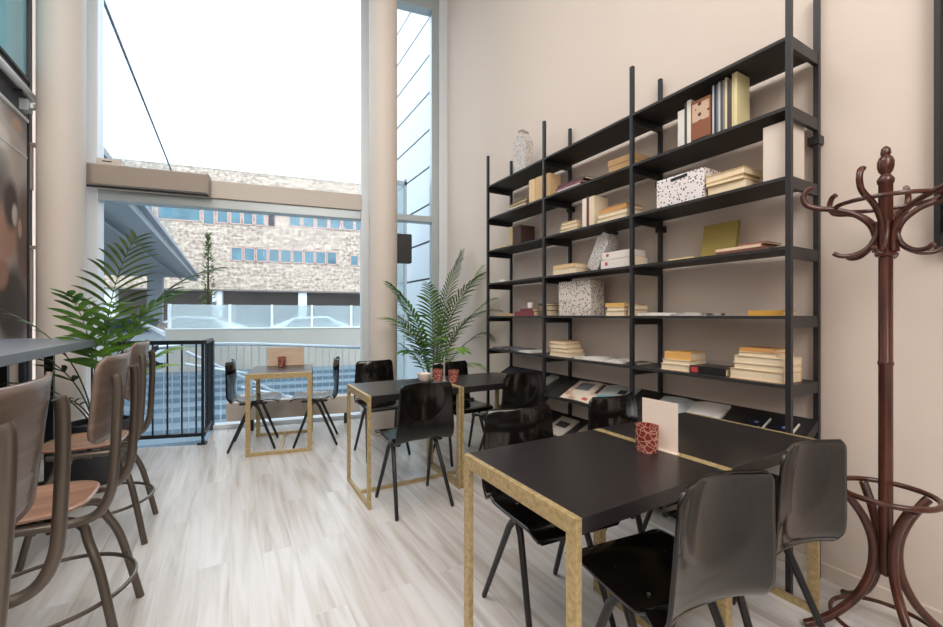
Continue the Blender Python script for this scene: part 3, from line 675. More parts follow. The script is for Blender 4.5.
# sloping magazine shelves
TL = math.atan2(.125, .276)
def slope_loc(y, x=2.325, zf=.64, zb=.765): return (x, y, zf + (x - BX0) / .276 * (zb - zf) + .003)
blue = cm(96, 168, 190, .4); dk2 = cm(52, 54, 62, .35)
gs = 'magazines on the upper sloping shelf'
open_mag('magazine', 'blue black open brochure at left end of upper sloping shelf', slope_loc(3.22), .36, .25, R(6), cm(62, 74, 90), cm(74, 84, 98), TL, .008, 'magazine', gs)
open_mag('magazine', 'black and grey booklet lying open beside the blue black brochure', slope_loc(2.84, 2.32), .26, .24, R(-6), cm(34, 34, 36), cm(150, 146, 142), TL, .016, 'magazine', gs)
open_mag('magazine', 'large illustrated magazine lying open with a pale blue picture', slope_loc(2.17, 2.315), .54, .26, R(4), pagemat('page_cream', (222, 208, 192), (190, 150, 130)), pagemat('page_pale', (186, 190, 186), (160, 166, 166)), TL, .014, 'magazine', gs,
         ((.0, .10, .09, .22, pagemat('photo_dark', (120, 118, 122), (40, 40, 48))), (-.125, -.02, -.2, -.01, blue), (.0, .12, .005, .035, dk2), (.02, .07, -.21, -.15, dk2), (-.11, -.08, .03, .07, cm(190, 90, 80))))
open_mag('magazine', 'white paged magazine lying open at left of right bay, sloping shelf', slope_loc(1.50, 2.315), .40, .25, R(3), pagemat('page_bluish', (196, 202, 204), (166, 172, 178)), pg_w, TL, .014, 'magazine', gs)
def cardm(name, base):
    m = mat(name, rgb(*base), .35); nt, b = nodes(m); L = nt.links.new
    tc = nt.nodes.new('ShaderNodeTexCoord'); v = nt.nodes.new('ShaderNodeTexVoronoi'); v.inputs['Scale'].default_value = 22; L(tc.outputs['Object'], v.inputs['Vector'])
    r = nt.nodes.new('ShaderNodeValToRGB'); e = r.color_ramp.elements; e[0].color = rgb(214, 206, 192); e[0].position = .22; e[1].color = rgb(*base); e[1].position = .4
    e2 = e.new(.3); e2.color = rgb(84, 112, 168)
    L(v.outputs['Distance'], r.inputs[0]); L(r.outputs[0], b.inputs['Base Color']); return m
cmt = cardm('dark_blue_cover', (28, 30, 44))
for y, lab in ((1.145, 'dark blue picture magazine, left one of the pair on sloping shelf'), (1.02, 'dark blue picture magazine, right one of the pair on sloping shelf')):
    t = thing('magazine', lab, 'magazine', slope_loc(y, 2.31), 0, gs); t.rotation_euler = (0, -TL, 0)
    bm = new(); bx(bm, -.12, .10, -.05, .05, 0, .008); obj('cover', bm, cm(24, 24, 30, .35), t)
    bm = new(); bx(bm, -.10, .07, -.035, .035, .008, .009); obj('printed_picture', bm, cmt, t)
    bm = new(); bx(bm, -.12, .10, -.056, -.05, 0, .009); obj('white_edge', bm, M['whitepaper'], t)
def slope0(y, x=2.325): return slope_loc(y, x, .32, .44)
gl = 'magazines on the lowest sloping shelf'
t = thing('magazine', 'grey magazine with a dark title standing on lowest sloping shelf', 'magazine', slope0(2.56, 2.32), 0, gl); t.rotation_euler = (0, -TL, 0)
bm = new(); bx(bm, -.12, .11, -.1, .1, 0, .01); obj('cover', bm, cm(192, 184, 174), t)
bm = new(); bx(bm, -.02, .05, -.06, .06, .01, .011); obj('title_block', bm, cm(60, 56, 56), t)
t = thing('magazine', 'brown toned magazine lying behind the near table on lowest shelf', 'magazine', slope0(2.26, 2.32), 0, gl); t.rotation_euler = (0, -TL, 0)
bm = new(); bx(bm, -.12, .11, -.11, .11, 0, .01); obj('cover', bm, pagemat('brown_cover', (176, 160, 146), (92, 76, 70)), t)

# ------------------------------------------------------------------ tables
def table(label, cx, cy, rz, L=.71, D=.60, H=.745, group='black tables with brass frames', top=None):
    t = thing('dining_table', label, 'table', (cx, cy, 0), rz, group)
    bm = new(); bx(bm, -L / 2 + .02, L / 2 - .02, -D / 2, D / 2, H - .045, H); obj('tabletop', bm, top or M['blacklam'], t, .002)
    for s in (-1, 1):
        x0, x1 = sorted((s * L / 2, s * (L / 2 - .02)))
        bm = new()
        bx(bm, x0, x1, -D / 2, D / 2, H - .05, H)
        for y in (-D / 2, D / 2 - .04): bx(bm, x0, x1, y, y + .04, .03, H - .05)
        bx(bm, x0, x1, -D / 2, D / 2, 0, .03)
        obj('end_frame', bm, M['brass'], t, .0015)
    bm = new(); bx(bm, -L / 2 + .02, L / 2 - .02, -.015, .015, .0, .02); obj('floor_stretcher', bm, M['brass'], t, .001)
    return t
table('black table nearest the camera carrying the red glass and white card', 1.127, 1.10, 0, .706)
table('black table joined to the nearest one, beside the coat stand', 1.825, 1.10, 0, .69)
table('black table in the middle of the room, left of its pair', 1.130, 2.997, 0, .69, .58)
table('black table in the middle of the room beside the bookcase', 1.825, 2.997, 0, .69, .58)
table('small table standing alone at the window with a wooden card', .458, 4.57, R(80), .70, .56)

# ------------------------------------------------------------------ plywood chairs
def shell(wfun, prof, dish, N=40):
    # prof: centre line points (y, z); dish(s) gives how far the sides bend toward the sitter
    P = smooth_pts([(0, y, z) for y, z in prof], 7); n = len(P)
    Ls = [0]
    for i in range(1, n): Ls.append(Ls[-1] + (P[i] - P[i - 1]).length)
    T = Ls[-1]; bm = new(); rows = []
    for i, p in enumerate(P):
        s = Ls[i] / T; t = (P[min(i + 1, n - 1)] - P[max(i - 1, 0)]).normalized()
        nrm = Vector((0, -t.z, t.y))     # toward the sitter
        if nrm.z < 0 and abs(nrm.z) > abs(nrm.y): nrm = -nrm
        hw = wfun(s, Ls[i], T)
        def scoop(u): # pressed hollow in the upper back
            q = ((u * hw) / .135) ** 2 + ((s - .86) / .19) ** 2
            return .017 * max(0, 1 - q) ** 1.0 if s > .5 else 0
        rows.append([(p + Vector((hw * (2 * k / N - 1), 0, 0)) + nrm * (dish(s) * abs(2 * k / N - 1) ** 2.0 - scoop(2 * k / N - 1))) for k in range(N + 1)])
    V = [[bm.verts.new(q) for q in r] for r in rows]
    for A, B in zip(V, V[1:]):
        for k in range(N): bm.faces.new((A[k], A[k + 1], B[k + 1], B[k]))
    return bm
def make_chair(label, loc, rz, group):
    t = thing('plywood_chair', label, 'chair', loc, rz, group)
    def wf(s, l, T):
        w = .203 - max(0, s - .6) * .06
        Rr = .034
        for e in (l, T - l):
            if e < Rr: w = min(w, w - Rr + math.sqrt(max(0, Rr * Rr - (Rr - max(e, .0015)) ** 2)))
        return w
    prof = [(.235, .440), (.222, .458), (.17, .466), (.06, .458), (-.06, .455), (-.120, .460), (-.150, .478), (-.167, .525), (-.173, .62), (-.176, .73), (-.180, .84)]
    def dish(s):
        if s < .45: return .012 * min(1, s * 6)
        return .012 + .026 * min(1, (s - .45) / .12)
    bm = shell(wf, prof, dish)
    bmesh.ops.recalc_face_normals(bm, faces=bm.faces)
    me = bpy.data.meshes.new('seat_shell'); bm.to_mesh(me); bm.free(); me.materials.append(M['chairply'])
    for p in me.polygons: p.use_smooth = True
    o = bpy.data.objects.new('seat_shell', me); C.objects.link(o); o.parent = t; o['label'] = 'glossy black one-piece seat and back'
    sm = o.modifiers.new('thick', 'SOLIDIFY'); sm.thickness = .010; sm.offset = 0
    for sx in (-1, 1):
        for sy in (-1, 1):
            bm = new()
            tube(bm, [(sx * .150, sy * .012 + .01, .43), (sx * .158, sy * .045 + .01, .385), (sx * .195, sy * .195, .012), (sx * .196, sy * .197, .0)], .0165, 10, r2=.0095)
            obj('leg', bm, M['chairleg'], t, smooth=True)
    bm = new(); bx(bm, -.165, .165, -.005, .03, .418, .442); bx(bm, -.165, -.135, -.11, .13, .428, .446); bx(bm, .135, .165, -.11, .13, .428, .446); obj('under_frame', bm, M['chairleg'], t, .004)
    for x, y in ((-.11, -.05), (.11, -.05), (-.11, .09), (.11, .09)):
        bm = new(); lathe(bm, [(.0065, 0), (.006, .002), (.003, .0032)], 12, (x, y, .4655)); obj('rivet', bm, M['rivet'], t, smooth=True)
    return t
gc = 'black plywood chairs at the tables'
ch = make_chair('black chair in the foreground, back to camera, lowest in the picture', (1.165, .83, 0), R(-7), gc)
dup(ch, (1.71, .85, 0), R(-6), 'black chair seen from behind next to the coat stand')
dup(ch, (1.175, 1.40, 0), R(180 - 5), 'black chair behind the nearest table, its legs showing left')
dup(ch, (1.82, 1.385, 0), R(180), 'black chair behind the red glass and card, facing the camera')
dup(ch, (1.09, 2.68, 0), R(1), 'black chair seen from behind at the left middle table')
dup(ch, (1.925, 2.76, 0), R(0), 'black chair seen from behind, tucked beside the bookcase')
dup(ch, (1.225, 3.79, 0), R(180 + 1), 'black chair facing the camera in front of the round column')
dup(ch, (1.82, 3.34, 0), R(180), 'black chair tucked at the middle table below the palm')
dup(ch, (.21, 4.64, 0), R(-90 - 9), 'black chair on the left side of the small window table')
dup(ch, (.765, 4.47, 0), R(90 - 13), 'black chair on the right side of the small window table')

# ------------------------------------------------------------------ bar stools
def make_stool(label, loc, rz, group):
    # sitter faces local +y, backrest at -y
    t = thing('bar_stool', label, 'stool', loc, rz, group)
    SZ = .56
    bm = new(); n = 48; top = []; 
    def sq(a, r, p=3.2): c, s = math.cos(a), math.sin(a); k = (abs(c) ** p + abs(s) ** p) ** (-1 / p); return (r * k * c, r * k * s)
    rings = []
    for (rr, z) in ((.02, SZ - .002), (.10, SZ), (.16, SZ + .006), (.197, SZ + .014), (.205, SZ + .010), (.203, SZ + .002), (.19, SZ - .002), (.10, SZ - .014), (.02, SZ - .016)):
        rings.append([bm.verts.new((sq(2 * PI * k / n, rr)[0] * .93, sq(2 * PI * k / n, rr)[1] * .90 + .045, z - (.02 * max(0, sq(2 * PI * k / n, rr)[1] - .12) * 4))) for k in range(n)])
    for A, B in zip(rings, rings[1:]):
        for k in range(n): bm.faces.new((A[k], A[(k + 1) % n], B[(k + 1) % n], B[k]))
    bm.faces.new(rings[0]); bm.faces.new(rings[-1][::-1])
    obj('seat', bm, M['stoolseat'], t, smooth=True)
    # backrest: curved plywood with rounded corners
    bm = new(); N = 22; K = 14; V = []
    H0, H1 = .80, 1.12
    for i in range(K + 1):
        s = i / K; z = H0 + (H1 - H0) * s; e = min(s, 1 - s) * (H1 - H0); Rr = .06 if s > .5 else .05; hw = .215 + .01 * s
        if e < Rr: hw -= Rr - math.sqrt(max(0, Rr * Rr - (Rr - max(e, .001)) ** 2))
        row = []
        for k in range(N + 1):
            x = hw * (2 * k / N - 1); y = -.198 - (z - .62) * .10 + .42 * x * x * 4 * .55
            row.append(bm.verts.new((x, y + .012, z)))
        V.append(row)
    for A, B in zip(V, V[1:]):
        for k in range(N): bm.faces.new((A[k], A[k + 1], B[k + 1], B[k]))
    o = obj('backrest', bm, M['stoolback'], t, smooth=True); sm = o.modifiers.new('thick', 'SOLIDIFY'); sm.thickness = .012; sm.offset = 0
    for sx in (-1, 1):
        bm = new()
        pts = [(sx * .16, .16, SZ - .03), (sx * .165, .0, SZ - .033), (sx * .17, -.12, SZ - .035), (sx * .175, -.185, SZ - .01), (sx * .176, -.218, SZ + .06), (sx * .175, -.228, SZ + .15), (sx * .170, -.236, .90), (sx * .165, -.236, 1.02), (sx * .162, -.230, 1.05)]
        tube(bm, smooth_pts(pts, 5), .0165, 12); obj('back_support', bm, M['bronze'], t, smooth=True)
    for sx in (-1, 1):
        for sy in (-1, 1):
            bm = new()
            pts = [(sx * .07, 0, SZ - .055), (sx * .09, sy * .08, SZ - .055), (sx * .115, sy * .128, SZ - .075), (sx * .125, sy * .145, SZ - .13), (sx * .165, sy * .19, .3), (sx * .205, sy * .25, .0)]
            tube(bm, smooth_pts(pts, 6), .0155, 12); obj('leg', bm, M['bronze'], t, smooth=True)
    bm = new(); P = [(.262 * math.cos(2 * PI * k / 48), .262 * math.sin(2 * PI * k / 48), .215) for k in range(48)]
    tube(bm, P, .0085, 8, closed=True); obj('foot_ring', bm, M['bronze'], t, smooth=True)
    bm = new(); bx(bm, -.16, .16, -.012, .012, SZ - .06, SZ - .016); obj('seat_plate', bm, M['bronze'], t)
    return t
gs_ = 'wooden stools along the bar'
st = make_stool('brown wooden stool cut off by the left picture edge', (-.628, 1.37, 0), R(90), gs_)
dup(st, (-.60, 2.19, 0), R(90), 'brown wooden stool in the middle of the three at the bar')
dup(st, (-.66, 3.14, 0), R(90), 'brown wooden stool farthest along the bar in front of palm')

# ------------------------------------------------------------------ coat stand
t = thing('coat_stand', 'tall dark brown bentwood coat stand beside the bookcase', 'coat stand', (2.225, .61, 0), 0)
bm = new(); lathe(bm, [(.005, .25), (.020, .26), (.022, .275), (.0215, .9), (.0215, 1.075), (.024, 1.08), (.024, 1.09), (.0215, 1.095), (.0215, 1.50), (.031, 1.505), (.033, 1.515), (.027, 1.525), (.0215, 1.53), (.0215, 1.785), (.025, 1.79), (.026, 1.805), (.020, 1.815),
     (.014, 1.825), (.021, 1.836), (.025, 1.853), (.0255, 1.873), (.021, 1.888), (.013, 1.898), (.016, 1.906), (.014, 1.924), (.005, 1.934)], 28)
obj('pole', bm, M['coatwood'], t, smooth=True)
for k in range(6):
    a = R(60 * k); ca, sa = math.cos(a), math.sin(a)
    def pp(r, z, side=0): return (ca * r - sa * side, sa * r + ca * side, z)
    bm = new()
    tube(bm, smooth_pts([pp(.030, 1.52), pp(.030, 1.58), pp(.048, 1.635), pp(.095, 1.680), pp(.155, 1.705), pp(.21, 1.718), pp(.243, 1.735), pp(.256, 1.768), pp(.245, 1.798), pp(.226, 1.808)], 6), .0105, 10)
    obj('hat_hook', bm, M['coatwood'], t, smooth=True)
    bm = new()
    tube(bm, smooth_pts([pp(.028, 1.64, .012), pp(.032, 1.585, .012), pp(.055, 1.54, .012), pp(.095, 1.515, .012), pp(.135, 1.512, .012), pp(.160, 1.526, .012)], 6), .009, 10)
    obj('coat_hook', bm, M['coatwood'], t, smooth=True)
bm = new(); tube(bm, [(.150 * math.cos(2 * PI * k / 56), .150 * math.sin(2 * PI * k / 56), 1.715) for k in range(56)], .0085, 8, closed=True); obj('hat_ring', bm, M['coatwood'], t, smooth=True)
for k in range(4):
    a = R(90 * k + 45); ca, sa = math.cos(a), math.sin(a)
    def pp(r, z): return (ca * r, sa * r, z)
    bm = new()
    tube(bm, smooth_pts([pp(.135, .568), pp(.12, .55), pp(.075, .48), pp(.045, .40), pp(.040, .32), pp(.055, .24), (ca * .10, sa * .10, .15), pp(.17, .075), pp(.23, .033), pp(.27, .0145)], 6), .0155, 12)
    obj('leg', bm, M['coatwood'], t, smooth=True)
bm = new(); tube(bm, [(.148 * math.cos(2 * PI * k / 56), .148 * math.sin(2 * PI * k / 56), .578) for k in range(56)], .0105, 10, closed=True); obj('umbrella_ring', bm, M['coatwood'], t, smooth=True)
bm = new(); tube(bm, [(.165 * math.cos(2 * PI * k / 56), .165 * math.sin(2 * PI * k / 56), .062) for k in range(56)], .008, 8, closed=True); obj('lower_ring', bm, M['coatwood'], t, smooth=True)

# wall picture at the right edge
t = thing('wall_screen', 'large black framed screen hanging on the right wall at picture edge', 'screen', (2.5, 0, 0))
bm = new(); bx(bm, -.05, -.001, -1.3, .53, 1.53, 2.75); obj('frame', bm, M['blackmetal'], t, .003)
bm = new(); bx(bm, -.053, -.05, -1.28, .51, 1.55, 2.73); obj('display', bm, mat('dark_screen', rgb(20, 22, 24), .08, 0, .6), t)

# ------------------------------------------------------------------ things on the tables
def glass(label, x, y, z, r, h, group='red glass candle holders'):
    t = thing('candle_glass', label, 'candle holder', (x, y, z + .0005), 0, group)
    bm = new(); lathe(bm, [(r * .88, 0), (r * .9, .004), (r * .97, h * .5), (r, h), (r - .004, h), (r * .93, h * .5), (r * .78, .012), (.001, .012)], 40, cap=False)
    obj('cup', bm, M['redglass'], t, smooth=True)
    bm = new(); lathe(bm, [(r * .7, .013), (r * .7, h * .3), (r * .1, h * .31)], 24); obj('candle', bm, M['pinkcard'], t, smooth=True)
    return t
glass('red etched glass beside the white card on the nearest table', 1.405, 1.07, .7455, .044, .10)
glass('red glass left of the white card on the middle table', 1.455, 3.07, .745, .042, .095)
glass('red glass right of the white card on the middle table', 1.545, 2.96, .745, .042, .095)
glass('tiny red glass on the small window table', .47, 4.76, .745, .04, .10)
def card(label, x, y, z, w, h, rz, m, th=.0035):
    t = thing('menu_card', label, 'card', (x, y, z + .0005), rz, None)
    bm = new(); bx(bm, -w / 2, w / 2, -th / 2, th / 2, .004, h); obj('sheet', bm, m, t)
    bm = new(); bx(bm, -w / 2, w / 2, -.012, .012, 0, .004); obj('foot', bm, m, t)
card('blank white menu card standing behind the red glass, nearest table', 1.461, 1.055, .745, .150, .193, R(93), M['pinkcard'])
card('narrow white card standing between two red glasses', 1.497, 3.03, .745, .10, .19, R(60), M['whitepaper'])
card('pale wooden card standing on the small window table', .52, 4.86, .745, .36, .19, R(-10), M['cardwood'], .012)

# ------------------------------------------------------------------ palms
def frond(name, t, base, az, length, rise, droop, nl, ll, lw, m, seed, split=.38, stemlen=None):
    rnd = random.Random(seed); ca, sa = math.cos(az), math.sin(az)
    P = [Vector(base)]; N = 20; th0 = R(rise); th1 = R(droop)
    for i in range(N):
        q = (i + .5) / N; th = th0 + (th1 - th0) * q ** 1.7
        P.append(P[-1] + Vector((ca * math.sin(th), sa * math.sin(th), math.cos(th))) * (length / N))
    bm = new(); tube(bm, P, .0065, 6, r2=.0018)
    side = Vector((-sa, ca, 0))
    for j in range(nl):
        s = split + (1 - split) * (j + .5) / nl; f = s * N; i = min(int(f), N - 1); p = P[i].lerp(P[i + 1], f - i); tg = (P[i + 1] - P[i]).normalized()
        q = (s - split) / (1 - split); L = ll * (.45 + .55 * math.sin(PI * min(1, q * .8 + .22))) * rnd.uniform(.88, 1.08)
        for sd in (-1, 1):
            d = (side * sd * (.85 - .35 * q) + tg * (.5 + .6 * q) + Vector((0, 0, .12 + rnd.uniform(-.08, .1)))).normalized()
            wv = d.cross(Vector((0, 0, 1)));  wv = (tg - d * tg.dot(d)).normalized()
            up = d.cross(wv).normalized(); up = up if up.z > 0 else -up
            pts = []; M_ = 6
            for k in range(M_ + 1):
                u = k / M_; c = p + d * L * u - Vector((0, 0, 1)) * L * .32 * u * u
                w = lw * math.sin(PI * (u * .86 + .10)) ** .8 if k < M_ else .0004
                pts.append((bm.verts.new(c + wv * w / 2 - up * w * .18), bm.verts.new(c + up * 0), bm.verts.new(c - wv * w / 2 - up * w * .18)))
            for A, B in zip(pts, pts[1:]):
                bm.faces.new((A[0], A[1], B[1], B[0])); bm.faces.new((A[1], A[2], B[2], B[1]))
    ox, oy = t.location.x, t.location.y; c_, s_ = math.cos(R(10)), math.sin(R(10))
    for v in bm.verts:   # leaves bend aside where they meet the walls, the glass and the columns
        x, y = v.co.x + ox, v.co.y + oy
        if x > 2.30: x = 2.30 + .18 * (1 - math.exp(-(x - 2.30) / .18))
        if x < -1.35: x = -1.35 - .2 * (1 - math.exp((x + 1.35) / .2))
        for (qx, qy, qr) in ((1.455, 4.45, .175), (-1.34, 5.27, .19)):
            dd = math.hypot(x - qx, y - qy)
            if dd < qr + .1:
                k = (qr + .1 * (dd / (qr + .1)) ** 2) / max(dd, 1e-4); x, y = qx + (x - qx) * k, qy + (y - qy) * k
        n_ = x * s_ + y * c_
        if n_ > WN - .25:
            e_ = n_ - (WN - .25 + .18 * (1 - math.exp(-(n_ - WN + .25) / .18))); x -= s_ * e_; y -= c_ * e_
        v.co.x, v.co.y = x - ox, y - oy

    me = bpy.data.meshes.new('frond'); bm.to_mesh(me); bm.free(); me.materials.append(m)
    o = bpy.data.objects.new('frond', me); C.objects.link(o); o.parent = t
    return o
def pot(t, r, h, m=None):
    bm = new(); lathe(bm, [(r * .62, 0), (r * .8, .02), (r * 1.0, h * .5), (r * .96, h * .85), (r * .92, h), (r * .86, h), (r * .86, h - .04), (.01, h - .04)], 40, cap=False); obj('pot', bm, m or M['pot'], t, smooth=True)
    bm = new(); lathe(bm, [(r * .855, h - .07), (r * .855, h - .045), (.01, h - .04)], 32); obj('soil', bm, M['soil'], t)
t = thing('potted_palm', 'big green palm in a round dark pot beyond the bar end', 'plant', (-.87, 4.25, 0))
pot(t, .21, .46)
# azimuths: picture right is roughly -30 degrees, picture left 150 degrees
for k, (az, L, rise, dr, nl, ll, lw, mk) in enumerate((
        (300, 1.62, 0, 60, 16, .38, .023, 'leaf2'), (200, 1.40, 8, 92, 10, .26, .024, 'leaf2'), (2, 1.60, 5, 74, 14, .30, .036, 'leaf2'), (262, 1.18, 3, 60, 9, .28, .044, 'leaf'),
        (290, 1.22, 4, 78, 9, .30, .042, 'leaf'), (-30, 1.30, 4, 72, 10, .28, .042, 'leaf'),
        (225, 1.0, 14, 92, 7, .24, .038, 'leaf2'), (10, .86, 14, 86, 8, .24, .040, 'leafdry'), (205, .80, 25, 115, 8, .22, .016, 'leaf2'),
        (-20, .72, 16, 90, 8, .22, .040, 'leafdry'), (240, .62, 25, 120, 8, .20, .016, 'leaf2'), (110, 1.2, 8, 60, 10, .26, .022, 'leaf2'))):
    frond('frond', t, (.03 * math.cos(R(az)), .03 * math.sin(R(az)), .40), R(az), L, rise, dr, nl, ll, lw, M[mk], 10 + k)
t = thing('potted_palm', 'feathery palm in the corner between column and bookcase', 'plant', (2.0, 4.30, 0))
pot(t, .19, .40)
for k, (az, L, rise, dr, nl, ll, lw, mk) in enumerate((
        (10, 1.76, 0, 36, 26, .27, .022, 'leaf2'), (-25, 1.70, 2, 62, 24, .27, .022, 'leaf'), (-70, 1.62, 2, 70, 22, .27, .020, 'leaf2'), (-40, 1.50, 8, 85, 24, .27, .022, 'leaf'), (-32, 1.30, 14, 120, 20, .24, .018, 'leaf2'), (-60, 1.45, 6, 100, 22, .25, .018, 'leaf2'),
        (195, 1.45, 6, 58, 18, .22, .034, 'leaf'), (160, 1.28, 5, 52, 16, .2, .034, 'leaf'), (120, 1.25, 8, 80, 18, .24, .026, 'leaf2'), (205, 1.25, 12, 85, 16, .24, .026, 'leaf'),
        (240, 1.50, 3, 72, 20, .27, .026, 'leaf'), (-90, 1.0, 14, 110, 18, .24, .020, 'leafdry'), (-110, 1.05, 12, 95, 16, .22, .022, 'leaf'),
        (150, .95, 12, 95, 14, .22, .024, 'leaf2'), (-50, .82, 22, 130, 14, .22, .018, 'leafdry'), (215, .9, 15, 100, 12, .22, .028, 'leaf'))):
    frond('frond', t, (.03 * math.cos(R(az)), .03 * math.sin(R(az)), .35), R(az), L, rise, dr, nl, ll, lw, M[mk], 50 + k)
t = thing('plant_pot', 'cream bowl standing behind the red glasses on middle table', 'bowl', (1.36, 3.12, .7455))
bm = new(); lathe(bm, [(.03, 0), (.042, .01), (.055, .05), (.058, .062), (.052, .062), (.04, .02), (.002, .015)], 32, cap=False); obj('bowl_body', bm, M['pinkcard'], t, smooth=True)

# ------------------------------------------------------------------ outside
# sunken terrace with steps, street level and parapet (window coordinates)
bm = new()
for k in range(9):
    n0 = 6.6 + k * .5; z = -.62 + k * .075
    bx(bm, -9, 6, n0, n0 + .5 if k < 8 else 11.5, -2.6, z)
bx(bm, -9, 6, WN + .15, 6.6, -2.6, -.68)
struct('floor_terrace', bm, M['steps'], WR)
bm = new(); bx(bm, -40, 30, 11.7, 36, -.6, -.15); struct('floor_street', bm, M['asphalt'], WR)
t = wt('terrace_parapet', 'pale concrete parapet with a glass balustrade across the terrace', 'parapet', 0, 11.5, 0)
bm = new(); bx(bm, -3.3, 3.2, -.12, .12, -.2, .96); obj('parapet_wall', bm, M['concrete'], t, .01)
bm = new(); bx(bm, -3.3, 3.2, -.14, .14, .96, .99); obj('coping', bm, M['pillar'], t)
for u in (-3.25, -2.02, -1.10, -.17, .80, 1.8, 2.9):
    bm = new(); bx(bm, u - .03, u + .03, -.03, .03, .99, 1.55); obj('balustrade_post', bm, M['pillar'], t)
P_ = (-3.25, -2.02, -1.10, -.17, .80, 1.8, 2.9)
for a_, b_ in zip(P_, P_[1:]):
    bm = new(); bx(bm, a_ + .04, b_ - .04, -.008, .008, 1.0, 1.54); obj('glass_panel', bm, M['railglass'], t)
t = wt('terrace_handrail', 'steel handrail with thin bars crossing the terrace outside the window', 'handrail', 0, 7.0, 0)
bm = new(); tube(bm, smooth_pts([(-2.1, 0, .84), (-1.2, 0, .86), (0, 0, .80), (1.5, .0, .70)], 4), .025, 10); tube(bm, [(-1.7, -.3, .78), (.6, -.3, -.5)], .022, 10); tube(bm, [(-1.7, -.35, .62), (-.9, -.35, .45), (-.9, -.35, -.3)], .02, 8); tube(bm, [(-1.1, .1, .2), (1.2, .1, -.45)], .022, 8)
obj('rail', bm, M['steel'], t, smooth=True)
for k in range(34):
    bm = new(); bx(bm, -2.05 + k * .1, -2.042 + k * .1, -.004, .004, -.5, .82 - max(0, k - 15) * .006); obj('bar', bm, M['steel'], t)

# brick building
FD = 32.0
x, y = w2(0, FD)
t = thing('brick_building', 'long pale brick building with two rows of windows across the street', 'building', (x, y, 0), WR)
bm = new(); bx(bm, -26, 16, 0, 8, 3.05, 11.05); obj('brick_wall', bm, M['brick'], t)
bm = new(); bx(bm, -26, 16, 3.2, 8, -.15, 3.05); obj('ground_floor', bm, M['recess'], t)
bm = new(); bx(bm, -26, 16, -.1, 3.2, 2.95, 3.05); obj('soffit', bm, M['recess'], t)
for u in (-22, -19, -15.6, -12.2, -6.4, -1.1, 4.2, 9.5):
    bm = new(); bx(bm, u - .28, u + .28, .1, .6, -.15, 2.95); obj('pillar', bm, M['pillar'], t, .02)
def bwin(u0, u1, z0, z1, dark=False):
    bm = new(); f = .07
    bx(bm, u0, u1, -.05, .05, z0, z0 + f); bx(bm, u0, u1, -.05, .05, z1 - f, z1); bx(bm, u0, u0 + f, -.05, .05, z0, z1); bx(bm, u1 - f, u1, -.05, .05, z0, z1)
    w = obj('window', bm, M['winframe'], t)
    bm = new(); bx(bm, u0 + f, u1 - f, -.03, .02, z0 + f, z1 - f); obj('pane', bm, M['bardark'] if dark else M['winpane'], w)
for k in range(14): bwin(-5.55 + k * .76 - .02, -5.55 + (k + 1) * .76 - .06, 4.98, 5.93) if k < 9 else None
bwin(2.15, 2.75, 4.95, 5.75)
wd = [(-10.9, -9.9), (-9.7, -7.3), (-7.2, -6.5), (-6.4, -5.7), (-5.6, -4.95), (-4.85, -4.2), (-4.1, -3.5)]
for i, (a_, b_) in enumerate(wd): bwin(a_, b_, 7.45 if i != 2 else 7.3, 8.75, False)
bwin(-3.35, -2.8, 7.4, 8.75, True)
for k in range(8): bwin(-2.0 + k * .9, -2.0 + (k + 1) * .9 - .08, 7.55, 8.9)
for k in range(6): bwin(-20 + k * 1.3, -20 + k * 1.3 + 1.15, 7.4, 8.75)
for k in range(5): bwin(-19 + k * 1.3, -19 + k * 1.3 + 1.15, 4.9, 5.9)
bm = new(); bx(bm, -26, 16, -.05, 8, 11.05, 11.15); obj('roof_edge', bm, M['pillar'], t)

# overhanging wing on the left, running away from the window
t = thing('canopy_roof', 'grey roof slab overhanging the terrace on the left outside the window', 'canopy', (0, 0, 0))
wx = -1.5
pale = mat('pale_facade_panels', rgb(240, 246, 250), .4, 0, .5)
bm = new(); bx(bm, wx - .02, wx, 7.2, 15.8, 3.62, 5.62); obj('side_glazing', bm, M['glass'], t)
bm = new(); bx(bm, wx - 7, wx - .3, 7.2, 29, 3.45, 3.58); bx(bm, wx - .5, wx - .1, 7.2, 29, 3.3, 3.58); obj('soffit', bm, M['soffit'], t)
bm = new(); bx(bm, wx - .3, wx + .02, 7.2, 29, 3.48, 3.58); bx(bm, wx - .95, wx - .9, 7.2, 30, 3.36, 3.46); obj('edge_beam', bm, M['bartop'], t)
bm = new(); bx(bm, wx - .03, wx + .01, 7.2, 15.8, 5.62, 5.655); obj('parapet_edge', bm, M['bartop'], t)
for (xx, yy) in ((-4.6, 14), (-4.6, 20), (-3.2, 26)):
    bm = new(); bx(bm, xx - .3, xx + .3, yy - .3, yy + .3, -.15, 3.45); obj('support_pillar', bm, M['soffit'], t)
bm = new(); bx(bm, wx - 7, wx - 2.2, 16.5, 16.8, 2.2, 3.45); obj('hanging_wall', bm, M['soffit'], t)

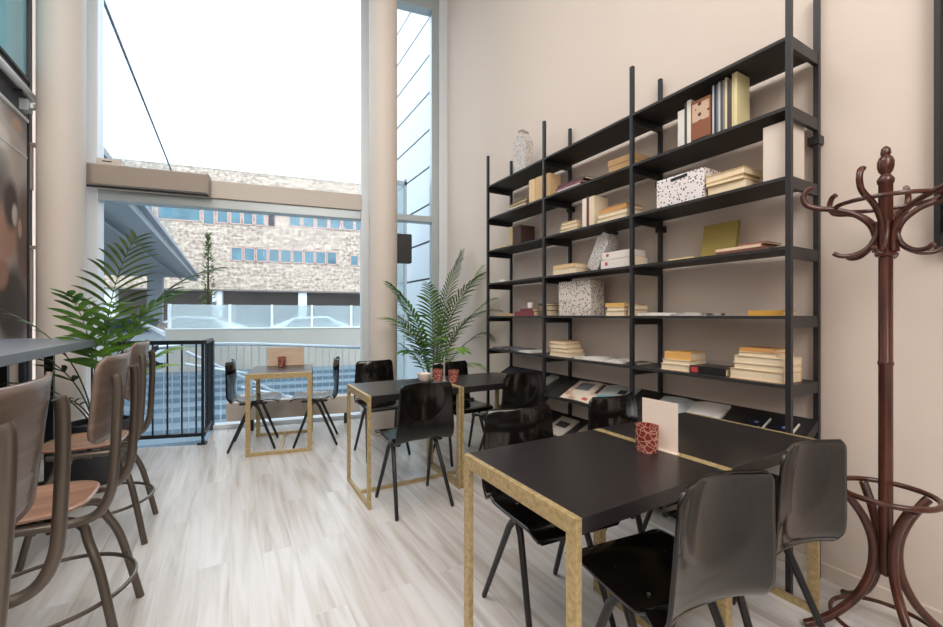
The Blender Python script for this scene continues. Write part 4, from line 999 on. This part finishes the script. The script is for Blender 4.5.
# panelled wall to the right outside the side window
t = thing('panelled_wall', 'pale metal panelled wall outside the narrow side window', 'wall', (3.0, 0, 0))
pm = mat('pale_metal_panel', rgb(196, 206, 212), .45, 0, .5, var=.03, vscale=.7)
k = 0; z = -.66
while z < 8:
    bm = new(); bx(bm, 0, .2, 5.35, 8.9, z + .018, z + .645 - .018); obj('panel', bm, pm, t)
    z += .645
bm = new(); bx(bm, .03, .2, 5.35, 8.9, -.7, 8); obj('backing', bm, M['bardark'], t)
t = thing('glass_lobby', 'grey framed glass lobby standing outside the narrow side window', 'lobby', (2.14, 6.15, 0))
bm = new()
for (x0, x1, y0, y1) in ((-.25, -.21, 0, .04), (.21, .25, 0, .04), (-.25, -.21, .4, .44)): bx(bm, x0, x1, y0, y1, -.66, 3.4)
bx(bm, -.25, .25, 0, .04, 3.30, 3.36); bx(bm, -.25, -.21, 0, .44, 3.30, 3.36); bx(bm, -.25, .25, 0, .04, 1.5, 1.55); obj('frame', bm, M['alu'], t)
bm = new(); bx(bm, -.21, .21, .015, .025, -.6, 3.30); obj('pane', bm, M['railglass'], t)

# parked cars on the street
def car_body(bm):
    side = [(-2.1, .35), (-2.1, .72), (-1.95, .86), (-1.25, .93), (-.75, 1.36), (.55, 1.42), (1.25, 1.0), (1.95, .88), (2.12, .65), (2.12, .32)]
    wid = [.80, .84, .84, .84, .62, .60, .82, .82, .78, .8]
    A = [bm.verts.new((x, -w, z)) for (x, z), w in zip(side, wid)]; B = [bm.verts.new((x, w, z)) for (x, z), w in zip(side, wid)]
    n = len(side)
    for i in range(n): bm.faces.new((A[i], A[(i + 1) % n], B[(i + 1) % n], B[i]))
    bm.faces.new(A[::-1]); bm.faces.new(B)
def make_car(label, loc, rz, paint, group):
    t = thing('car', label, 'car', loc, rz, group)
    bm = new(); car_body(bm); bmesh.ops.triangulate(bm, faces=[f for f in bm.faces if len(f.verts) > 4]); obj('body', bm, paint, t, .03)
    bm = new()
    for s in (-1, 1):
        q = [(-1.1, .94, .855), (-.72, 1.30, .66), (.5, 1.35, .64), (1.05, 1.0, .845)]
        V = [bm.verts.new((x, s * w, z)) for x, z, w in q]; U = [bm.verts.new((x, s * (w - .03), z)) for x, z, w in q]
        bm.faces.new(V); bm.faces.new(U)
        for i in range(4): bm.faces.new((V[i], V[(i + 1) % 4], U[(i + 1) % 4], U[i]))
    box(bm, (.93, 0, 1.21), (.78, 1.18, .02), Matrix.Rotation(R(31), 3, 'Y')); box(bm, (-1.03, 0, 1.16), (.58, 1.18, .02), Matrix.Rotation(R(-41), 3, 'Y'))
    obj('windows', bm, M['carwin'], t)
    for x in (-1.3, 1.35):
        for s in (-1, 1):
            bm = new(); tube(bm, [(x, s * .66, .32), (x, s * .86, .32)], .32, 24); w = obj('wheel', bm, M['tyre'], t, smooth=True)
            bm = new(); tube(bm, [(x, s * .85, .32), (x, s * .875, .32)], .19, 18); obj('hub', bm, M['steel'], w, smooth=True)
    return t
white_p = mat('white_car_paint', rgb(236, 238, 240), .2, 0, .6); silver_p = mat('silver_car_paint', rgb(168, 176, 182), .25, .5)
gcar = 'cars parked behind the parapet'
def cw(u, n): x, y = w2(u, n); return (x, y, -.149)
c0 = make_car('silver car parked left of the glass balustrade, beyond the palm', cw(-5.4, 14.6), WR, silver_p, gcar)
c1 = make_car('white car parked beyond the left end of the balustrade', cw(-4.6, 19.6), WR + R(180), white_p, gcar)
dup(c1, cw(-.2, 18.6), WR, 'white car parked in the middle behind the glass balustrade')
dup(c1, cw(3.4, 20.4), WR + R(180), 'white car parked farthest right behind the balustrade')
# leaf green things: a slim conifer beside the brick building
t = wt('slim_conifer', 'slim dark conifer standing in front of the brick building', 'tree', -6.35, 29.5, -.15)
bm = new(); rnd = random.Random(4)
for k in range(420):
    z = rnd.uniform(.3, 6.4); r = .55 * (1 - z / 6.6) ** .8; a_ = rnd.uniform(0, 2 * PI); c = Vector((r * math.cos(a_), r * math.sin(a_), z))
    d = Vector((math.cos(a_), math.sin(a_), .7)).normalized() * .28; s2 = Vector((-math.sin(a_), math.cos(a_), 0)) * .06
    bm.faces.new([bm.verts.new(c - s2), bm.verts.new(c + s2), bm.verts.new(c + d)])
obj('foliage', bm, M['leaf2'], t)
bm = new(); tube(bm, [(0, 0, 0), (0, 0, 5.8)], .12, 8, r2=.02); obj('trunk', bm, M['soil'], t)
